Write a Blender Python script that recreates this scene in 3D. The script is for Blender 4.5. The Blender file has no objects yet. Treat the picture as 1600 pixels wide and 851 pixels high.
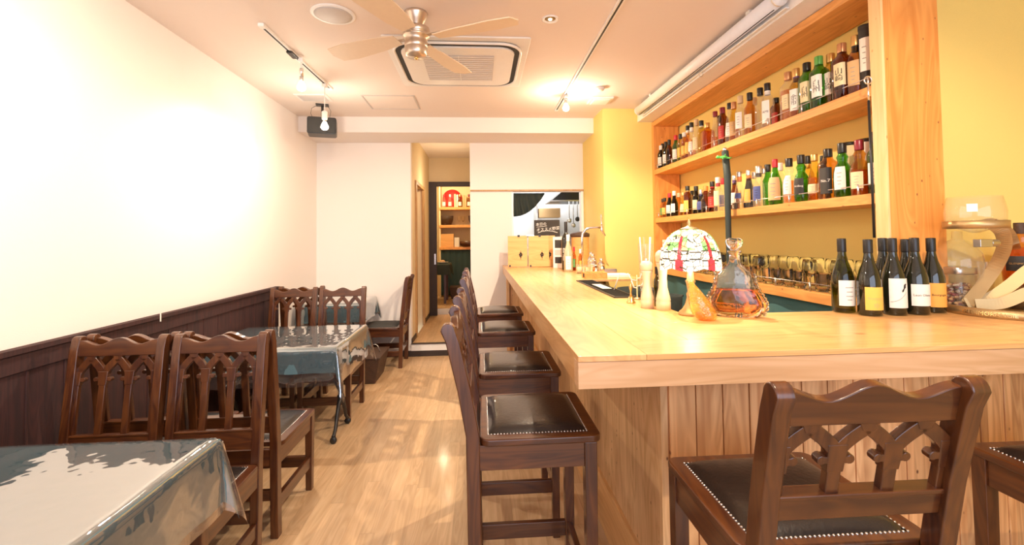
import bpy, math, random
from math import pi, sin, cos, atan2, sqrt, radians as RAD
from mathutils import Matrix, Vector
random.seed(7)
S = bpy.context.scene
COL = S.collection

# ------------------------------------------------------------------ camera, world, lights, exposure
H = 1.43
def cam_axes(yaw, pitch, roll):
    cy, sy = cos(yaw), sin(yaw)
    f = Vector((sy*cos(pitch), cy*cos(pitch), sin(pitch)))
    r = Vector((cy, -sy, 0)); u = r.cross(f)
    c, s = cos(roll), sin(roll)
    return c*r - s*u, c*u + s*r, f
cd = bpy.data.cameras.new('camera'); cam = bpy.data.objects.new('camera', cd); COL.objects.link(cam)
r_, u_, f_ = cam_axes(0.0703, 0.0313, 0.012)
cam.matrix_world = Matrix(((r_.x, u_.x, -f_.x, 0), (r_.y, u_.y, -f_.y, 0), (r_.z, u_.z, -f_.z, H), (0, 0, 0, 1)))
cd.sensor_width = 36; cd.lens = 711/1600*36; cd.shift_y = (349-425.5)/1600; cd.clip_start = .05; cd.clip_end = 60
S.camera = cam
S.view_settings.view_transform = 'Standard'; S.view_settings.look = 'None'
S.view_settings.exposure = 0.15; S.view_settings.gamma = 1; S.view_settings.use_curve_mapping = False
S.cycles.transparent_max_bounces = 40; S.cycles.max_bounces = 10; S.cycles.diffuse_bounces = 5
S.cycles.glossy_bounces = 4; S.cycles.sample_clamp_indirect = 4
w = bpy.data.worlds.new('world'); S.world = w; w.use_nodes = True
w.node_tree.nodes['Background'].inputs[0].default_value = (.80, .90, 1, 1)
w.node_tree.nodes['Background'].inputs[1].default_value = 1.2

def area(name, loc, target, sx, sy, power, color):
    l = bpy.data.lights.new(name, 'AREA'); l.shape = 'RECTANGLE'; l.size = sx; l.size_y = sy; l.energy = power; l.color = color
    o = bpy.data.objects.new(name, l); COL.objects.link(o); o.location = loc
    o.rotation_euler = (Vector(target)-Vector(loc)).to_track_quat('-Z', 'Y').to_euler(); return o
def spot(name, loc, target, power, angle, color, blend=.6, r=.025):
    l = bpy.data.lights.new(name, 'SPOT'); l.energy = power; l.spot_size = RAD(angle); l.spot_blend = blend; l.color = color; l.shadow_soft_size = r
    o = bpy.data.objects.new(name, l); COL.objects.link(o); o.location = loc
    o.rotation_euler = (Vector(target)-Vector(loc)).to_track_quat('-Z', 'Y').to_euler(); return o
def point(name, loc, power, color, r=.03):
    l = bpy.data.lights.new(name, 'POINT'); l.energy = power; l.color = color; l.shadow_soft_size = r
    o = bpy.data.objects.new(name, l); COL.objects.link(o); o.location = loc; return o
WARM = (1, .80, .58); SOFT = (1, .88, .73); DAY = (.70, .78, 1)
area('shopfront_daylight', (.6, -2.25, 1.5), (.3, 3, 1.2), 4.0, 2.2, 80, DAY)
spot('spot_wall_wash', (-1.15, 1.1, 2.66), (-1.98, 2.15, 1.75), 95, 115, SOFT, 1.0)
spot('spot_table', (-1.33, 3.3, 2.58), (-1.5, 3.5, .7), 80, 150, SOFT, 1.0)
point('bulb_pendant', (-1.335, 4.0, 2.36), 14, SOFT)
point('bulb_track_far', (.825, 4.2, 2.62), 32, WARM)
spot('spot_counter', (.82, 2.3, 2.68), (.88, 2.02, 1.09), 125, 46, SOFT, .8, .015)
spot('spot_counter_near', (.82, 1.1, 2.68), (.9, 1.35, 1.0), 22, 110, SOFT, 1.0, .015)
spot('spot_counter_far', (.82, 3.3, 2.68), (.5, 4.2, 1.0), 85, 80, WARM, 1.0, .015)
spot('bulb_track_mid', (.82, 3.3, 2.62), (.3, 3.4, 0), 125, 165, WARM, .3, .01)
spot('bulb_track_near', (.82, .5, 2.62), (.4, 1.2, 0), 120, 165, WARM, .3, .012)
spot('bulb_left_near', (-1.33, 1.2, 2.6), (-1.3, 1.4, 0), 34, 165, SOFT, .3, .02)
area('kitchen_lamp', (.9, 6.9, 2.5), (.9, 6.9, 0), .9, .9, 30, (.95, .98, 1))
point('back_room_lamp', (-.7, 8.5, 2.6), 45, (1, .80, .50), .06)
point('corridor_lamp', (-.5, 6.6, 2.2), 8, (1, .82, .55), .05)

# ------------------------------------------------------------------ materials
MATS = {}
def nt(name):
    m = bpy.data.materials.new(name); m.use_nodes = True; n = m.node_tree
    return m, n, n.nodes['Principled BSDF']
def link(n, a, b): n.links.new(a, b)
def plain(name, c, rough=.5, metal=0, bump=0, bscale=40, coat=0, emit=None, es=1, spec=.5, var=.0):
    m, n, p = nt(name)
    p.inputs['Base Color'].default_value = (*c, 1); p.inputs['Roughness'].default_value = rough; p.inputs['Metallic'].default_value = metal
    p.inputs['Coat Weight'].default_value = coat; p.inputs['Coat Roughness'].default_value = .06; p.inputs['Specular IOR Level'].default_value = spec
    if emit: p.inputs['Emission Color'].default_value = (*emit, 1); p.inputs['Emission Strength'].default_value = es
    tc = n.nodes.new('ShaderNodeTexCoord'); no = n.nodes.new('ShaderNodeTexNoise'); no.inputs['Scale'].default_value = bscale; no.inputs['Detail'].default_value = 4
    link(n, tc.outputs['Object'], no.inputs['Vector'])
    if bump:
        b = n.nodes.new('ShaderNodeBump'); b.inputs['Strength'].default_value = bump; b.inputs['Distance'].default_value = .01
        link(n, no.outputs['Fac'], b.inputs['Height']); link(n, b.outputs['Normal'], p.inputs['Normal'])
    v = var or .04
    mx = n.nodes.new('ShaderNodeMix'); mx.data_type = 'RGBA'
    mx.inputs[6].default_value = (*[x*(1-v) for x in c], 1); mx.inputs[7].default_value = (*[min(1, x*(1+v)) for x in c], 1)
    link(n, no.outputs['Fac'], mx.inputs[0]); link(n, mx.outputs[2], p.inputs['Base Color'])
    MATS[name] = m; return m
def wood(name, c1, c2, axis=1, fine=22, rough=.45, coat=0, knots=0, plank=None, pw=.1, seam=False, kc=(.13, .05, .02), var=.12, along=1.3):
    m, n, p = nt(name); N = n.nodes
    p.inputs['Roughness'].default_value = rough; p.inputs['Coat Weight'].default_value = coat; p.inputs['Coat Roughness'].default_value = .12
    tc = N.new('ShaderNodeTexCoord'); vec = tc.outputs['Object']
    rnd = None
    if plank is not None:
        sp = N.new('ShaderNodeSeparateXYZ'); link(n, vec, sp.inputs[0])
        dv = N.new('ShaderNodeMath'); dv.operation = 'DIVIDE'; dv.inputs[1].default_value = pw; link(n, sp.outputs[plank], dv.inputs[0])
        fl = N.new('ShaderNodeMath'); fl.operation = 'FLOOR'; link(n, dv.outputs[0], fl.inputs[0])
        wn = N.new('ShaderNodeTexWhiteNoise'); wn.noise_dimensions = '1D'; link(n, fl.outputs[0], wn.inputs['W'])
        if seam:  # board ends: a second cell number along the grain, shifted per row
            d2 = N.new('ShaderNodeMath'); d2.operation = 'MULTIPLY_ADD'; d2.inputs[1].default_value = 1/1.1; link(n, sp.outputs[axis], d2.inputs[0]); link(n, wn.outputs['Value'], d2.inputs[2])
            f2 = N.new('ShaderNodeMath'); f2.operation = 'FLOOR'; link(n, d2.outputs[0], f2.inputs[0])
            w2 = N.new('ShaderNodeTexWhiteNoise'); w2.noise_dimensions = '2D'
            cb = N.new('ShaderNodeCombineXYZ'); link(n, fl.outputs[0], cb.inputs[0]); link(n, f2.outputs[0], cb.inputs[1]); link(n, cb.outputs[0], w2.inputs['Vector']); rnd = w2
        else: rnd = wn
        vm = N.new('ShaderNodeVectorMath'); vm.operation = 'MULTIPLY_ADD'; vm.inputs[1].default_value = (7, 7, 7)
        link(n, rnd.outputs['Color'], vm.inputs[0]); link(n, vec, vm.inputs[2]); vec = vm.outputs[0]
    mp = N.new('ShaderNodeMapping'); sc = [fine]*3; sc[axis] = along; mp.inputs['Scale'].default_value = sc; link(n, vec, mp.inputs['Vector'])
    no = N.new('ShaderNodeTexNoise'); no.inputs['Scale'].default_value = 1; no.inputs['Detail'].default_value = 6; no.inputs['Distortion'].default_value = .6
    link(n, mp.outputs[0], no.inputs['Vector'])
    mp2 = N.new('ShaderNodeMapping'); sc = [7]*3; sc[axis] = .8; mp2.inputs['Scale'].default_value = sc; link(n, vec, mp2.inputs['Vector'])
    wv = N.new('ShaderNodeTexNoise'); wv.inputs['Scale'].default_value = 1.2; wv.inputs['Detail'].default_value = 2; wv.inputs['Distortion'].default_value = 1.5; link(n, mp2.outputs[0], wv.inputs['Vector'])
    mu = N.new('ShaderNodeMath'); mu.operation = 'MULTIPLY'; mu.inputs[1].default_value = 7; link(n, wv.outputs['Fac'], mu.inputs[0])
    fr = N.new('ShaderNodeMath'); fr.operation = 'PINGPONG'; fr.inputs[1].default_value = .5; link(n, mu.outputs[0], fr.inputs[0])
    ad = N.new('ShaderNodeMath'); ad.operation = 'MULTIPLY_ADD'; ad.inputs[1].default_value = .7; link(n, fr.outputs[0], ad.inputs[0]); link(n, no.outputs['Fac'], ad.inputs[2])
    rp = N.new('ShaderNodeValToRGB'); rp.color_ramp.elements[0].position = .38; rp.color_ramp.elements[1].position = .95
    rp.color_ramp.elements[0].color = (*c1, 1); rp.color_ramp.elements[1].color = (*c2, 1); link(n, ad.outputs[0], rp.inputs[0]); out = rp.outputs[0]
    if rnd:
        hs = N.new('ShaderNodeHueSaturation'); mr = N.new('ShaderNodeMapRange'); mr.inputs[3].default_value = 1-var; mr.inputs[4].default_value = 1+var
        link(n, rnd.outputs['Value'], mr.inputs[0]); link(n, mr.outputs[0], hs.inputs['Value']); link(n, out, hs.inputs['Color']); out = hs.outputs[0]
    if seam:
        fc = N.new('ShaderNodeMath'); fc.operation = 'FRACT'; link(n, dv.outputs[0], fc.inputs[0])
        lt = N.new('ShaderNodeMath'); lt.operation = 'LESS_THAN'; lt.inputs[1].default_value = .018; link(n, fc.outputs[0], lt.inputs[0])
        f3 = N.new('ShaderNodeMath'); f3.operation = 'FRACT'; link(n, d2.outputs[0], f3.inputs[0])
        l3 = N.new('ShaderNodeMath'); l3.operation = 'LESS_THAN'; l3.inputs[1].default_value = .0022; link(n, f3.outputs[0], l3.inputs[0])
        mxm = N.new('ShaderNodeMath'); mxm.operation = 'MAXIMUM'; link(n, lt.outputs[0], mxm.inputs[0]); link(n, l3.outputs[0], mxm.inputs[1])
        ms = N.new('ShaderNodeMath'); ms.operation = 'MULTIPLY'; ms.inputs[1].default_value = .45; link(n, mxm.outputs[0], ms.inputs[0])
        mx = N.new('ShaderNodeMix'); mx.data_type = 'RGBA'; mx.inputs[7].default_value = (*[x*.45 for x in c1], 1)
        link(n, ms.outputs[0], mx.inputs[0]); link(n, out, mx.inputs[6]); out = mx.outputs[2]
    if knots:
        mp3 = N.new('ShaderNodeMapping'); sc = [knots]*3; sc[axis] = knots*.6; mp3.inputs['Scale'].default_value = sc; link(n, vec, mp3.inputs['Vector'])
        vo = N.new('ShaderNodeTexVoronoi'); link(n, mp3.outputs[0], vo.inputs['Vector'])
        kr = N.new('ShaderNodeValToRGB'); kr.color_ramp.elements[0].position = .045; kr.color_ramp.elements[1].position = .10
        kr.color_ramp.elements[0].color = (1, 1, 1, 1); kr.color_ramp.elements[1].color = (0, 0, 0, 1); link(n, vo.outputs['Distance'], kr.inputs[0])
        mx = N.new('ShaderNodeMix'); mx.data_type = 'RGBA'; mx.inputs[7].default_value = (*kc, 1)
        link(n, kr.outputs[0], mx.inputs[0]); link(n, out, mx.inputs[6]); out = mx.outputs[2]
    link(n, out, p.inputs['Base Color'])
    b = N.new('ShaderNodeBump'); b.inputs['Strength'].default_value = .08; b.inputs['Distance'].default_value = .004
    link(n, no.outputs['Fac'], b.inputs['Height']); link(n, b.outputs['Normal'], p.inputs['Normal'])
    MATS[name] = m; return m
def glass(name, tint, ior=1.45, rough=0.0, bump=0, bs=30, gl=(1, 1, 1), extra=0, body=None, amt=0):
    m = bpy.data.materials.new(name); m.use_nodes = True; n = m.node_tree; N = n.nodes
    N.remove(N['Principled BSDF'])
    t = N.new('ShaderNodeBsdfTransparent'); t.inputs[0].default_value = (*tint, 1)
    g = N.new('ShaderNodeBsdfGlossy'); g.inputs['Color'].default_value = (*gl, 1); g.inputs['Roughness'].default_value = rough
    f = N.new('ShaderNodeLayerWeight'); f.inputs[0].default_value = .5
    pw = N.new('ShaderNodeMath'); pw.operation = 'POWER'; pw.inputs[1].default_value = 3; link(n, f.outputs['Facing'], pw.inputs[0])
    f0 = ((ior-1)/(ior+1))**2; ma = N.new('ShaderNodeMath'); ma.operation = 'MULTIPLY_ADD'; ma.inputs[1].default_value = (1-f0)*.85; ma.inputs[2].default_value = f0; link(n, pw.outputs[0], ma.inputs[0])
    mx = N.new('ShaderNodeMixShader'); fo = ma.outputs[0]
    if extra:
        a = N.new('ShaderNodeMath'); a.operation = 'ADD'; a.use_clamp = True; a.inputs[1].default_value = extra; link(n, fo, a.inputs[0]); fo = a.outputs[0]
    link(n, fo, mx.inputs[0]); link(n, t.outputs[0], mx.inputs[1]); link(n, g.outputs[0], mx.inputs[2])
    tc = N.new('ShaderNodeTexCoord'); no = N.new('ShaderNodeTexNoise'); no.inputs['Scale'].default_value = bs; link(n, tc.outputs['Object'], no.inputs['Vector'])
    b = N.new('ShaderNodeBump'); b.inputs['Strength'].default_value = bump or .02; b.inputs['Distance'].default_value = .01
    link(n, no.outputs['Fac'], b.inputs['Height']); link(n, b.outputs['Normal'], g.inputs['Normal']); link(n, b.outputs['Normal'], f.inputs['Normal'])
    out = mx.outputs[0]
    if body:
        df = N.new('ShaderNodeBsdfDiffuse'); df.inputs[0].default_value = (*body, 1); tl = N.new('ShaderNodeBsdfTranslucent'); tl.inputs[0].default_value = (*body, 1)
        m1 = N.new('ShaderNodeMixShader'); m1.inputs[0].default_value = .5; link(n, df.outputs[0], m1.inputs[1]); link(n, tl.outputs[0], m1.inputs[2])
        m2 = N.new('ShaderNodeMixShader'); m2.inputs[0].default_value = amt; link(n, t.outputs[0], m2.inputs[1]); link(n, m1.outputs[0], m2.inputs[2]); link(n, m2.outputs[0], mx.inputs[1])
    link(n, out, N['Material Output'].inputs[0]); MATS[name] = m; return m

def solid_glass(name, c, ior=1.45, rough=0.0, bump=0, bs=40):
    m, n, p = nt(name); p.inputs['Base Color'].default_value = (*c, 1); p.inputs['Roughness'].default_value = rough
    p.inputs['Transmission Weight'].default_value = 1; p.inputs['IOR'].default_value = ior
    if bump:
        tc = n.nodes.new('ShaderNodeTexCoord'); vo = n.nodes.new('ShaderNodeTexVoronoi'); vo.inputs['Scale'].default_value = bs; link(n, tc.outputs['Object'], vo.inputs['Vector'])
        b = n.nodes.new('ShaderNodeBump'); b.inputs['Strength'].default_value = bump; b.inputs['Distance'].default_value = .006; link(n, vo.outputs['Distance'], b.inputs['Height']); link(n, b.outputs['Normal'], p.inputs['Normal'])
    MATS[name] = m; return m
solid_glass('bar_glass', (1, 1, .99), 1.27); solid_glass('cut_crystal', (1, .985, .96), 1.5, bump=.25, bs=45); solid_glass('cognac', (.93, .36, .08), 1.40)
plain('plaster', (.84, .775, .725), .85, bump=.05, bscale=180, var=.01)
plain('ceiling_paint', (.82, .72, .645), .9, var=.01)
plain('yellow_paint', (.84, .65, .20), .75, bump=.05, bscale=150, var=.02)
plain('far_plaster', (.75, .60, .38), .85)
plain('white_enamel', (.85, .83, .80), .4)
plain('white_plastic', (.82, .79, .74), .35)
plain('grey_panel', (.55, .50, .46), .5)
plain('dark_slot', (.02, .018, .015), .6)
plain('black_plastic', (.015, .014, .014), .35)
plain('chrome', (.85, .83, .80), .12, 1)
plain('steel', (.55, .53, .50), .3, 1)
plain('fan_metal', (.62, .52, .42), .32, .85)
plain('brass', (.80, .55, .22), .25, 1)
plain('gold_metal', (.52, .37, .18), .45, .8)
plain('nail_metal', (.55, .53, .52), .25, 1)
plain('cast_iron', (.02, .018, .018), .4)
plain('leather', (.014, .010, .009), .30, bump=.10, bscale=90, coat=.25)
plain('grey_cushion', (.045, .043, .04), .8, bump=.2, bscale=120)
plain('teal_cloth', (.085, .16, .19), .75, bump=.1, bscale=400)
plain('teal_curtain', (.07, .17, .17), .85, bump=.1, bscale=200)
plain('slate_curtain', (.03, .06, .06), .9, bump=.1, bscale=200)
plain('dark_curtain', (.03, .04, .035), .9, bump=.2, bscale=200)
plain('basket_brown', (.07, .035, .02), .6, bump=.3, bscale=120)
plain('dark_trim', (.035, .020, .014), .5)
plain('chalkboard', (.035, .028, .022), .7)
plain('chalk', (.85, .83, .78), .9)
plain('grey_text', (.36, .32, .28), .8)
plain('ink', (.02, .018, .016), .8)
plain('paper_white', (.86, .82, .75), .7)
plain('paper_cream', (.80, .66, .40), .7)
plain('paper_orange', (.90, .42, .08), .7)
plain('paper_yellow', (.88, .52, .10), .7)
plain('paper_black', (.03, .025, .022), .6)
plain('paper_red', (.55, .04, .03), .6)
plain('paper_blue', (.08, .10, .28), .6)
plain('paper_green', (.10, .30, .08), .6)
plain('paper_tan', (.66, .42, .20), .7)
plain('cap_black', (.015, .013, .012), .35)
plain('cap_red', (.55, .02, .03), .35)
plain('cap_gold', (.75, .48, .18), .3, .8)
plain('cap_copper', (.62, .32, .16), .35, .6)
plain('cap_silver', (.72, .70, .68), .25, .9)
plain('cap_white', (.82, .78, .72), .45)
plain('cap_green', (.12, .38, .08), .35)
plain('cap_maroon', (.25, .015, .03), .3)
plain('cap_tan', (.65, .45, .25), .5)
plain('cap_blue', (.05, .07, .25), .35)
plain('cap_purple', (.14, .07, .22), .4)
plain('cap_orange', (.80, .25, .05), .4)
plain('red_disc', (.62, .02, .02), .6)
plain('gecko_green', (.12, .55, .10), .4)
plain('pole_green', (.03, .045, .04), .6)
plain('pale_wood_mill', (.80, .62, .42), .4, coat=.3)
plain('nuts', (.45, .20, .10), .7, bump=.8, bscale=80, var=.6)
plain('teal_rubber', (.05, .45, .42), .5)
plain('bulb_glow', (1, .9, .75), .4, emit=(1, .88, .68), es=22)
plain('filament_glow', (1, .9, .75), .4, emit=(1, .9, .7), es=8)
plain('kitchen_white', (.80, .80, .80), .5)
plain('lead_line', (.05, .045, .03), .5)
glass('clear_glass', (.95, .95, .94), 1.5, body=(.95, .95, .9), amt=.07)
glass('crystal', (.95, .94, .92), 1.7, bump=.8, bs=45, extra=.05, body=(1, .95, .88), amt=.13)
glass('olive_glass', (.30, .34, .08), 1.5)
glass('green_glass', (.22, .58, .12), 1.5)
glass('amber_glass', (.80, .52, .20), 1.5)
glass('brown_glass', (.42, .19, .07), 1.5)
glass('yellow_glass', (.85, .72, .30), 1.5)
glass('dark_glass', (.05, .05, .02), 1.5)
glass('blue_glass', (.25, .28, .45), 1.5)
glass('amber_ornament', (.985, .80, .35), 1.7, bump=.9, bs=60, extra=.04, body=(.95, .55, .08), amt=.30)
glass('liquid_amber', (.96, .62, .26), 1.4, body=(.88, .36, .08), amt=.22)
glass('liquid_red', (.60, .10, .05), 1.33)
glass('frosted_glass', (.85, .86, .72), 1.5, rough=.2, extra=.05, body=(.85, .85, .65), amt=.6)
glass('clear_vinyl', (.90, .915, .92), 1.75, rough=.03, bump=.22, bs=9, extra=.20, body=(.9, .92, .95), amt=.05)
plain('black_wine_glass', (.012, .012, .006), .08, coat=.6)
wood('floor_oak', (.48, .30, .155), (.61, .41, .235), 1, 26, .42, .1, plank=0, pw=.075, seam=True, var=.10)
wood('chair_wood', (.042, .010, .004), (.112, .034, .008), 2, 34, .30, .45)
wood('chair_wood_y', (.042, .010, .004), (.112, .034, .008), 1, 34, .30, .45)
wood('chair_wood_x', (.042, .010, .004), (.112, .034, .008), 0, 34, .30, .45)
wood('counter_wood_y', (.62, .32, .115), (.78, .455, .19), 1, 20, .35, .2, plank=0, pw=.2, var=.05, knots=1.4, kc=(.45, .24, .09))
wood('counter_wood_x', (.62, .32, .115), (.78, .455, .19), 0, 20, .35, .2, plank=1, pw=.19, var=.05, knots=1.2, kc=(.45, .24, .09))
wood('counter_edge', (.58, .33, .16), (.70, .44, .25), 0, 30, .45, .1)
wood('pine_vertical', (.56, .26, .10), (.86, .50, .23), 2, 16, .5, .05, knots=3.6, plank=0, pw=.0934, kc=(.16, .05, .02))
wood('pine_side', (.56, .31, .13), (.78, .50, .26), 2, 22, .5, .05, knots=4.2, kc=(.16, .06, .02))
wood('shelf_wood', (.66, .28, .07), (.86, .42, .12), 1, 14, .5, .05, knots=3.0, kc=(.40, .15, .04))
wood('shelf_wood_z', (.70, .26, .05), (.90, .40, .10), 2, 11, .5, .05, knots=4.2, kc=(.28, .09, .03))
wood('shelf_edge_z', (.82, .52, .22), (.92, .64, .32), 2, 22, .5, .05, knots=3, kc=(.6, .3, .1))
wood('wainscot_wood', (.022, .007, .007), (.052, .014, .012), 2, 26, .8, 0)
wood('menu_wood', (.72, .36, .11), (.84, .46, .16), 0, 18, .5)
wood('door_wood', (.38, .20, .07), (.52, .30, .12), 2, 20, .5)

# ------------------------------------------------------------------ mesh builder
class MB:
    def __init__(s): s.v = []; s.f = []; s.m = []; s.sm = []
    def add(s, vs, fs, mi=0, smooth=False, M=None):
        o = len(s.v)
        s.v += [tuple(M @ Vector(p)) for p in vs] if M is not None else [tuple(p) for p in vs]
        for f in fs: s.f.append(tuple(i+o for i in f)); s.m.append(mi); s.sm.append(smooth)
        return s
    def box(s, x0, x1, y0, y1, z0, z1, mi=0, M=None):
        v = [(x, y, z) for z in (z0, z1) for y in (y0, y1) for x in (x0, x1)]
        return s.add(v, [(0, 2, 3, 1), (4, 5, 7, 6), (0, 1, 5, 4), (2, 6, 7, 3), (0, 4, 6, 2), (1, 3, 7, 5)], mi, False, M)
    def bar(s, a, b, w, d, mi=0, up=(0, 1, 0), w2=None, d2=None):
        a = Vector(a); b = Vector(b); t = (b-a).normalized(); u = Vector(up); side = t.cross(u).normalized(); u = side.cross(t).normalized()
        w2 = w if w2 is None else w2; d2 = d if d2 is None else d2; v = []
        for p, ww, dd in ((a, w, d), (b, w2, d2)):
            for i, j in ((-1, -1), (1, -1), (1, 1), (-1, 1)): v.append(p+side*i*ww/2+u*j*dd/2)
        return s.add(v, [(3, 2, 1, 0), (4, 5, 6, 7), (0, 1, 5, 4), (1, 2, 6, 5), (2, 3, 7, 6), (3, 0, 4, 7)], mi)
    def sweep(s, pts, w, d, up=(0, 0, 1), mi=0, smooth=False):   # rectangular section along a path
        pts = [Vector(p) for p in pts]; n = len(pts); v = []
        for i, p in enumerate(pts):
            t = (pts[min(i+1, n-1)]-pts[max(i-1, 0)]).normalized(); u = Vector(up[i] if isinstance(up, list) else up)
            side = t.cross(u).normalized(); uu = side.cross(t).normalized()
            for a, b in ((-1, -1), (1, -1), (1, 1), (-1, 1)): v.append(p+side*a*w/2+uu*b*d/2)
        f = [(3, 2, 1, 0), tuple(4*(n-1)+k for k in range(4))]
        for i in range(n-1):
            for k in range(4): f.append((4*i+k, 4*i+(k+1) % 4, 4*i+4+(k+1) % 4, 4*i+4+k))
        return s.add(v, f, mi, smooth)
    def tube(s, pts, r, n=10, mi=0, closed=False):
        pts = [Vector(p) for p in pts]; L = len(pts); v = []; rr = r if isinstance(r, (list, tuple)) else [r]*L
        ref = Vector((0, 0, 1)); prev = None
        for i, p in enumerate(pts):
            t = ((pts[(i+1) % L] if closed else pts[min(i+1, L-1)])-(pts[i-1] if closed else pts[max(i-1, 0)])).normalized()
            if prev is None:
                a = t.cross(ref if abs(t.dot(ref)) < .9 else Vector((1, 0, 0))).normalized()
            else: a = (prev-t*prev.dot(t)).normalized()
            prev = a; b = t.cross(a)
            for k in range(n): v.append(p+(a*cos(2*pi*k/n)+b*sin(2*pi*k/n))*rr[i])
        f = []
        for i in range(L if closed else L-1):
            j = (i+1) % L
            for k in range(n): f.append((i*n+k, i*n+(k+1) % n, j*n+(k+1) % n, j*n+k))
        if not closed: f += [tuple(range(n-1, -1, -1)), tuple((L-1)*n+k for k in range(n))]
        return s.add(v, f, mi, True)
    def lathe(s, prof, n=24, c=(0, 0, 0), mi=0, sq=None, smooth=True, caps=(True, True), sy=1, M=None):
        v = []
        for r, z in prof:
            for k in range(n):
                a = 2*pi*(k+.5)/n; q = 1
                if sq: q = 1/((abs(cos(a))**sq+abs(sin(a))**sq)**(1/sq))
                v.append((c[0]+r*q*cos(a), c[1]+r*q*sin(a)*sy, c[2]+z))
        f = []
        for i in range(len(prof)-1):
            for k in range(n): f.append((i*n+k, i*n+(k+1) % n, (i+1)*n+(k+1) % n, (i+1)*n+k))
        if caps[0]: f.append(tuple(range(n-1, -1, -1)))
        if caps[1]: f.append(tuple((len(prof)-1)*n+k for k in range(n)))
        return s.add(v, f, mi, smooth, M)
    def prism(s, poly, o, ux, uy, th, mi=0):     # 2D polygon extruded both ways along ux x uy
        o = Vector(o); ux = Vector(ux); uy = Vector(uy); nn = ux.cross(uy).normalized()*th/2; n = len(poly)
        v = [o+ux*a+uy*b-nn for a, b in poly]+[o+ux*a+uy*b+nn for a, b in poly]
        f = [tuple(range(n-1, -1, -1)), tuple(range(n, 2*n))]+[(i, (i+1) % n, n+(i+1) % n, n+i) for i in range(n)]
        return s.add(v, f, mi)
    def ribbon(s, pts2, w, o, ux, uy, th, mi=0):  # 2D stroke given thickness, as a row of convex quads
        o = Vector(o); ux = Vector(ux); uy = Vector(uy); nn = ux.cross(uy).normalized()*th/2; n = len(pts2); v = []
        for i in range(n):
            a = pts2[max(i-1, 0)]; b = pts2[min(i+1, n-1)]; dx, dy = b[0]-a[0], b[1]-a[1]; L = sqrt(dx*dx+dy*dy) or 1
            px, py = -dy/L*w/2, dx/L*w/2; x, y = pts2[i]
            for q in ((x+px, y+py), (x-px, y-py)):
                P = o+ux*q[0]+uy*q[1]; v += [P-nn, P+nn]
        f = [(0, 1, 3, 2), tuple(4*(n-1)+k for k in (2, 3, 1, 0))]
        for i in range(n-1):
            a = 4*i; b = a+4
            f += [(a, b, b+1, a+1), (a+2, a+3, b+3, b+2), (a, a+2, b+2, b), (a+1, b+1, b+3, a+3)]
        return s.add(v, f, mi)
    def grid(s, fn, nu, nv, mi=0, smooth=True):
        v = [fn(i/nu, j/nv) for j in range(nv+1) for i in range(nu+1)]
        f = [(j*(nu+1)+i, j*(nu+1)+i+1, (j+1)*(nu+1)+i+1, (j+1)*(nu+1)+i) for j in range(nv) for i in range(nu)]
        return s.add(v, f, mi, smooth)
    def sphere(s, c, r, n=12, mi=0, sx=1, sy=1, sz=1):
        pr = [(r*sin(pi*i/n), -r*cos(pi*i/n)) for i in range(n+1)]; pr[0] = (r*.02, -r); pr[-1] = (r*.02, r)
        M = Matrix.Translation(c) @ Matrix.Diagonal((sx, sy, sz, 1)); return s.lathe(pr, n+4, (0, 0, 0), mi, M=M)
    def build(s, name, mats, parent=None, bevel=0, loc=None, rotz=0, solid=0, seg=2):
        me = bpy.data.meshes.new(name); me.from_pydata(s.v, [], s.f)
        for m in ([mats] if isinstance(mats, str) else mats): me.materials.append(MATS[m])
        me.polygons.foreach_set('material_index', s.m); me.polygons.foreach_set('use_smooth', s.sm); me.update()
        o = bpy.data.objects.new(name, me); COL.objects.link(o)
        if parent: o.parent = parent
        if loc: o.location = loc
        if rotz: o.rotation_euler.z = rotz
        if solid:
            q = o.modifiers.new('solid', 'SOLIDIFY'); q.thickness = solid; q.offset = 0
        if bevel:
            q = o.modifiers.new('bevel', 'BEVEL'); q.width = bevel; q.segments = seg; q.limit_method = 'ANGLE'; q.angle_limit = RAD(50)
            for pl in me.polygons: pl.use_smooth = True
            q.harden_normals = True
        return o
def tag(o, label, cat, group=None, kind=None):
    o['label'] = label; o['category'] = cat
    if group: o['group'] = group
    if kind: o['kind'] = kind
    return o
def thing(name, label, cat, loc=(0, 0, 0), rotz=0, group=None):
    o = bpy.data.objects.new(name, None); COL.objects.link(o); o.location = loc; o.rotation_euler.z = rotz; o.empty_display_size = .05
    return tag(o, label, cat, group)
KIDS = {}
def kids(o):
    return [c for c in bpy.data.objects if c.parent == o]
def copy_tree(o, parent=None, tree=None):
    if tree is None:
        tree = {}
        for c in bpy.data.objects:
            if c.parent: tree.setdefault(c.parent.name, []).append(c)
    c = o.copy(); COL.objects.link(c)
    if parent: c.parent = parent
    for ch in tree.get(o.name, []): copy_tree(ch, c, tree)
    return c
def dup(o, label, loc, rotz=None, group=None):
    c = copy_tree(o); c.location = loc
    if rotz is not None: c.rotation_euler.z = rotz
    c['label'] = label
    if group: c['group'] = group
    return c
def struct(name, mb, m, bevel=0):
    o = mb.build(name, m, bevel=bevel); o['kind'] = 'structure'; return o
_TX = {}
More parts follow.
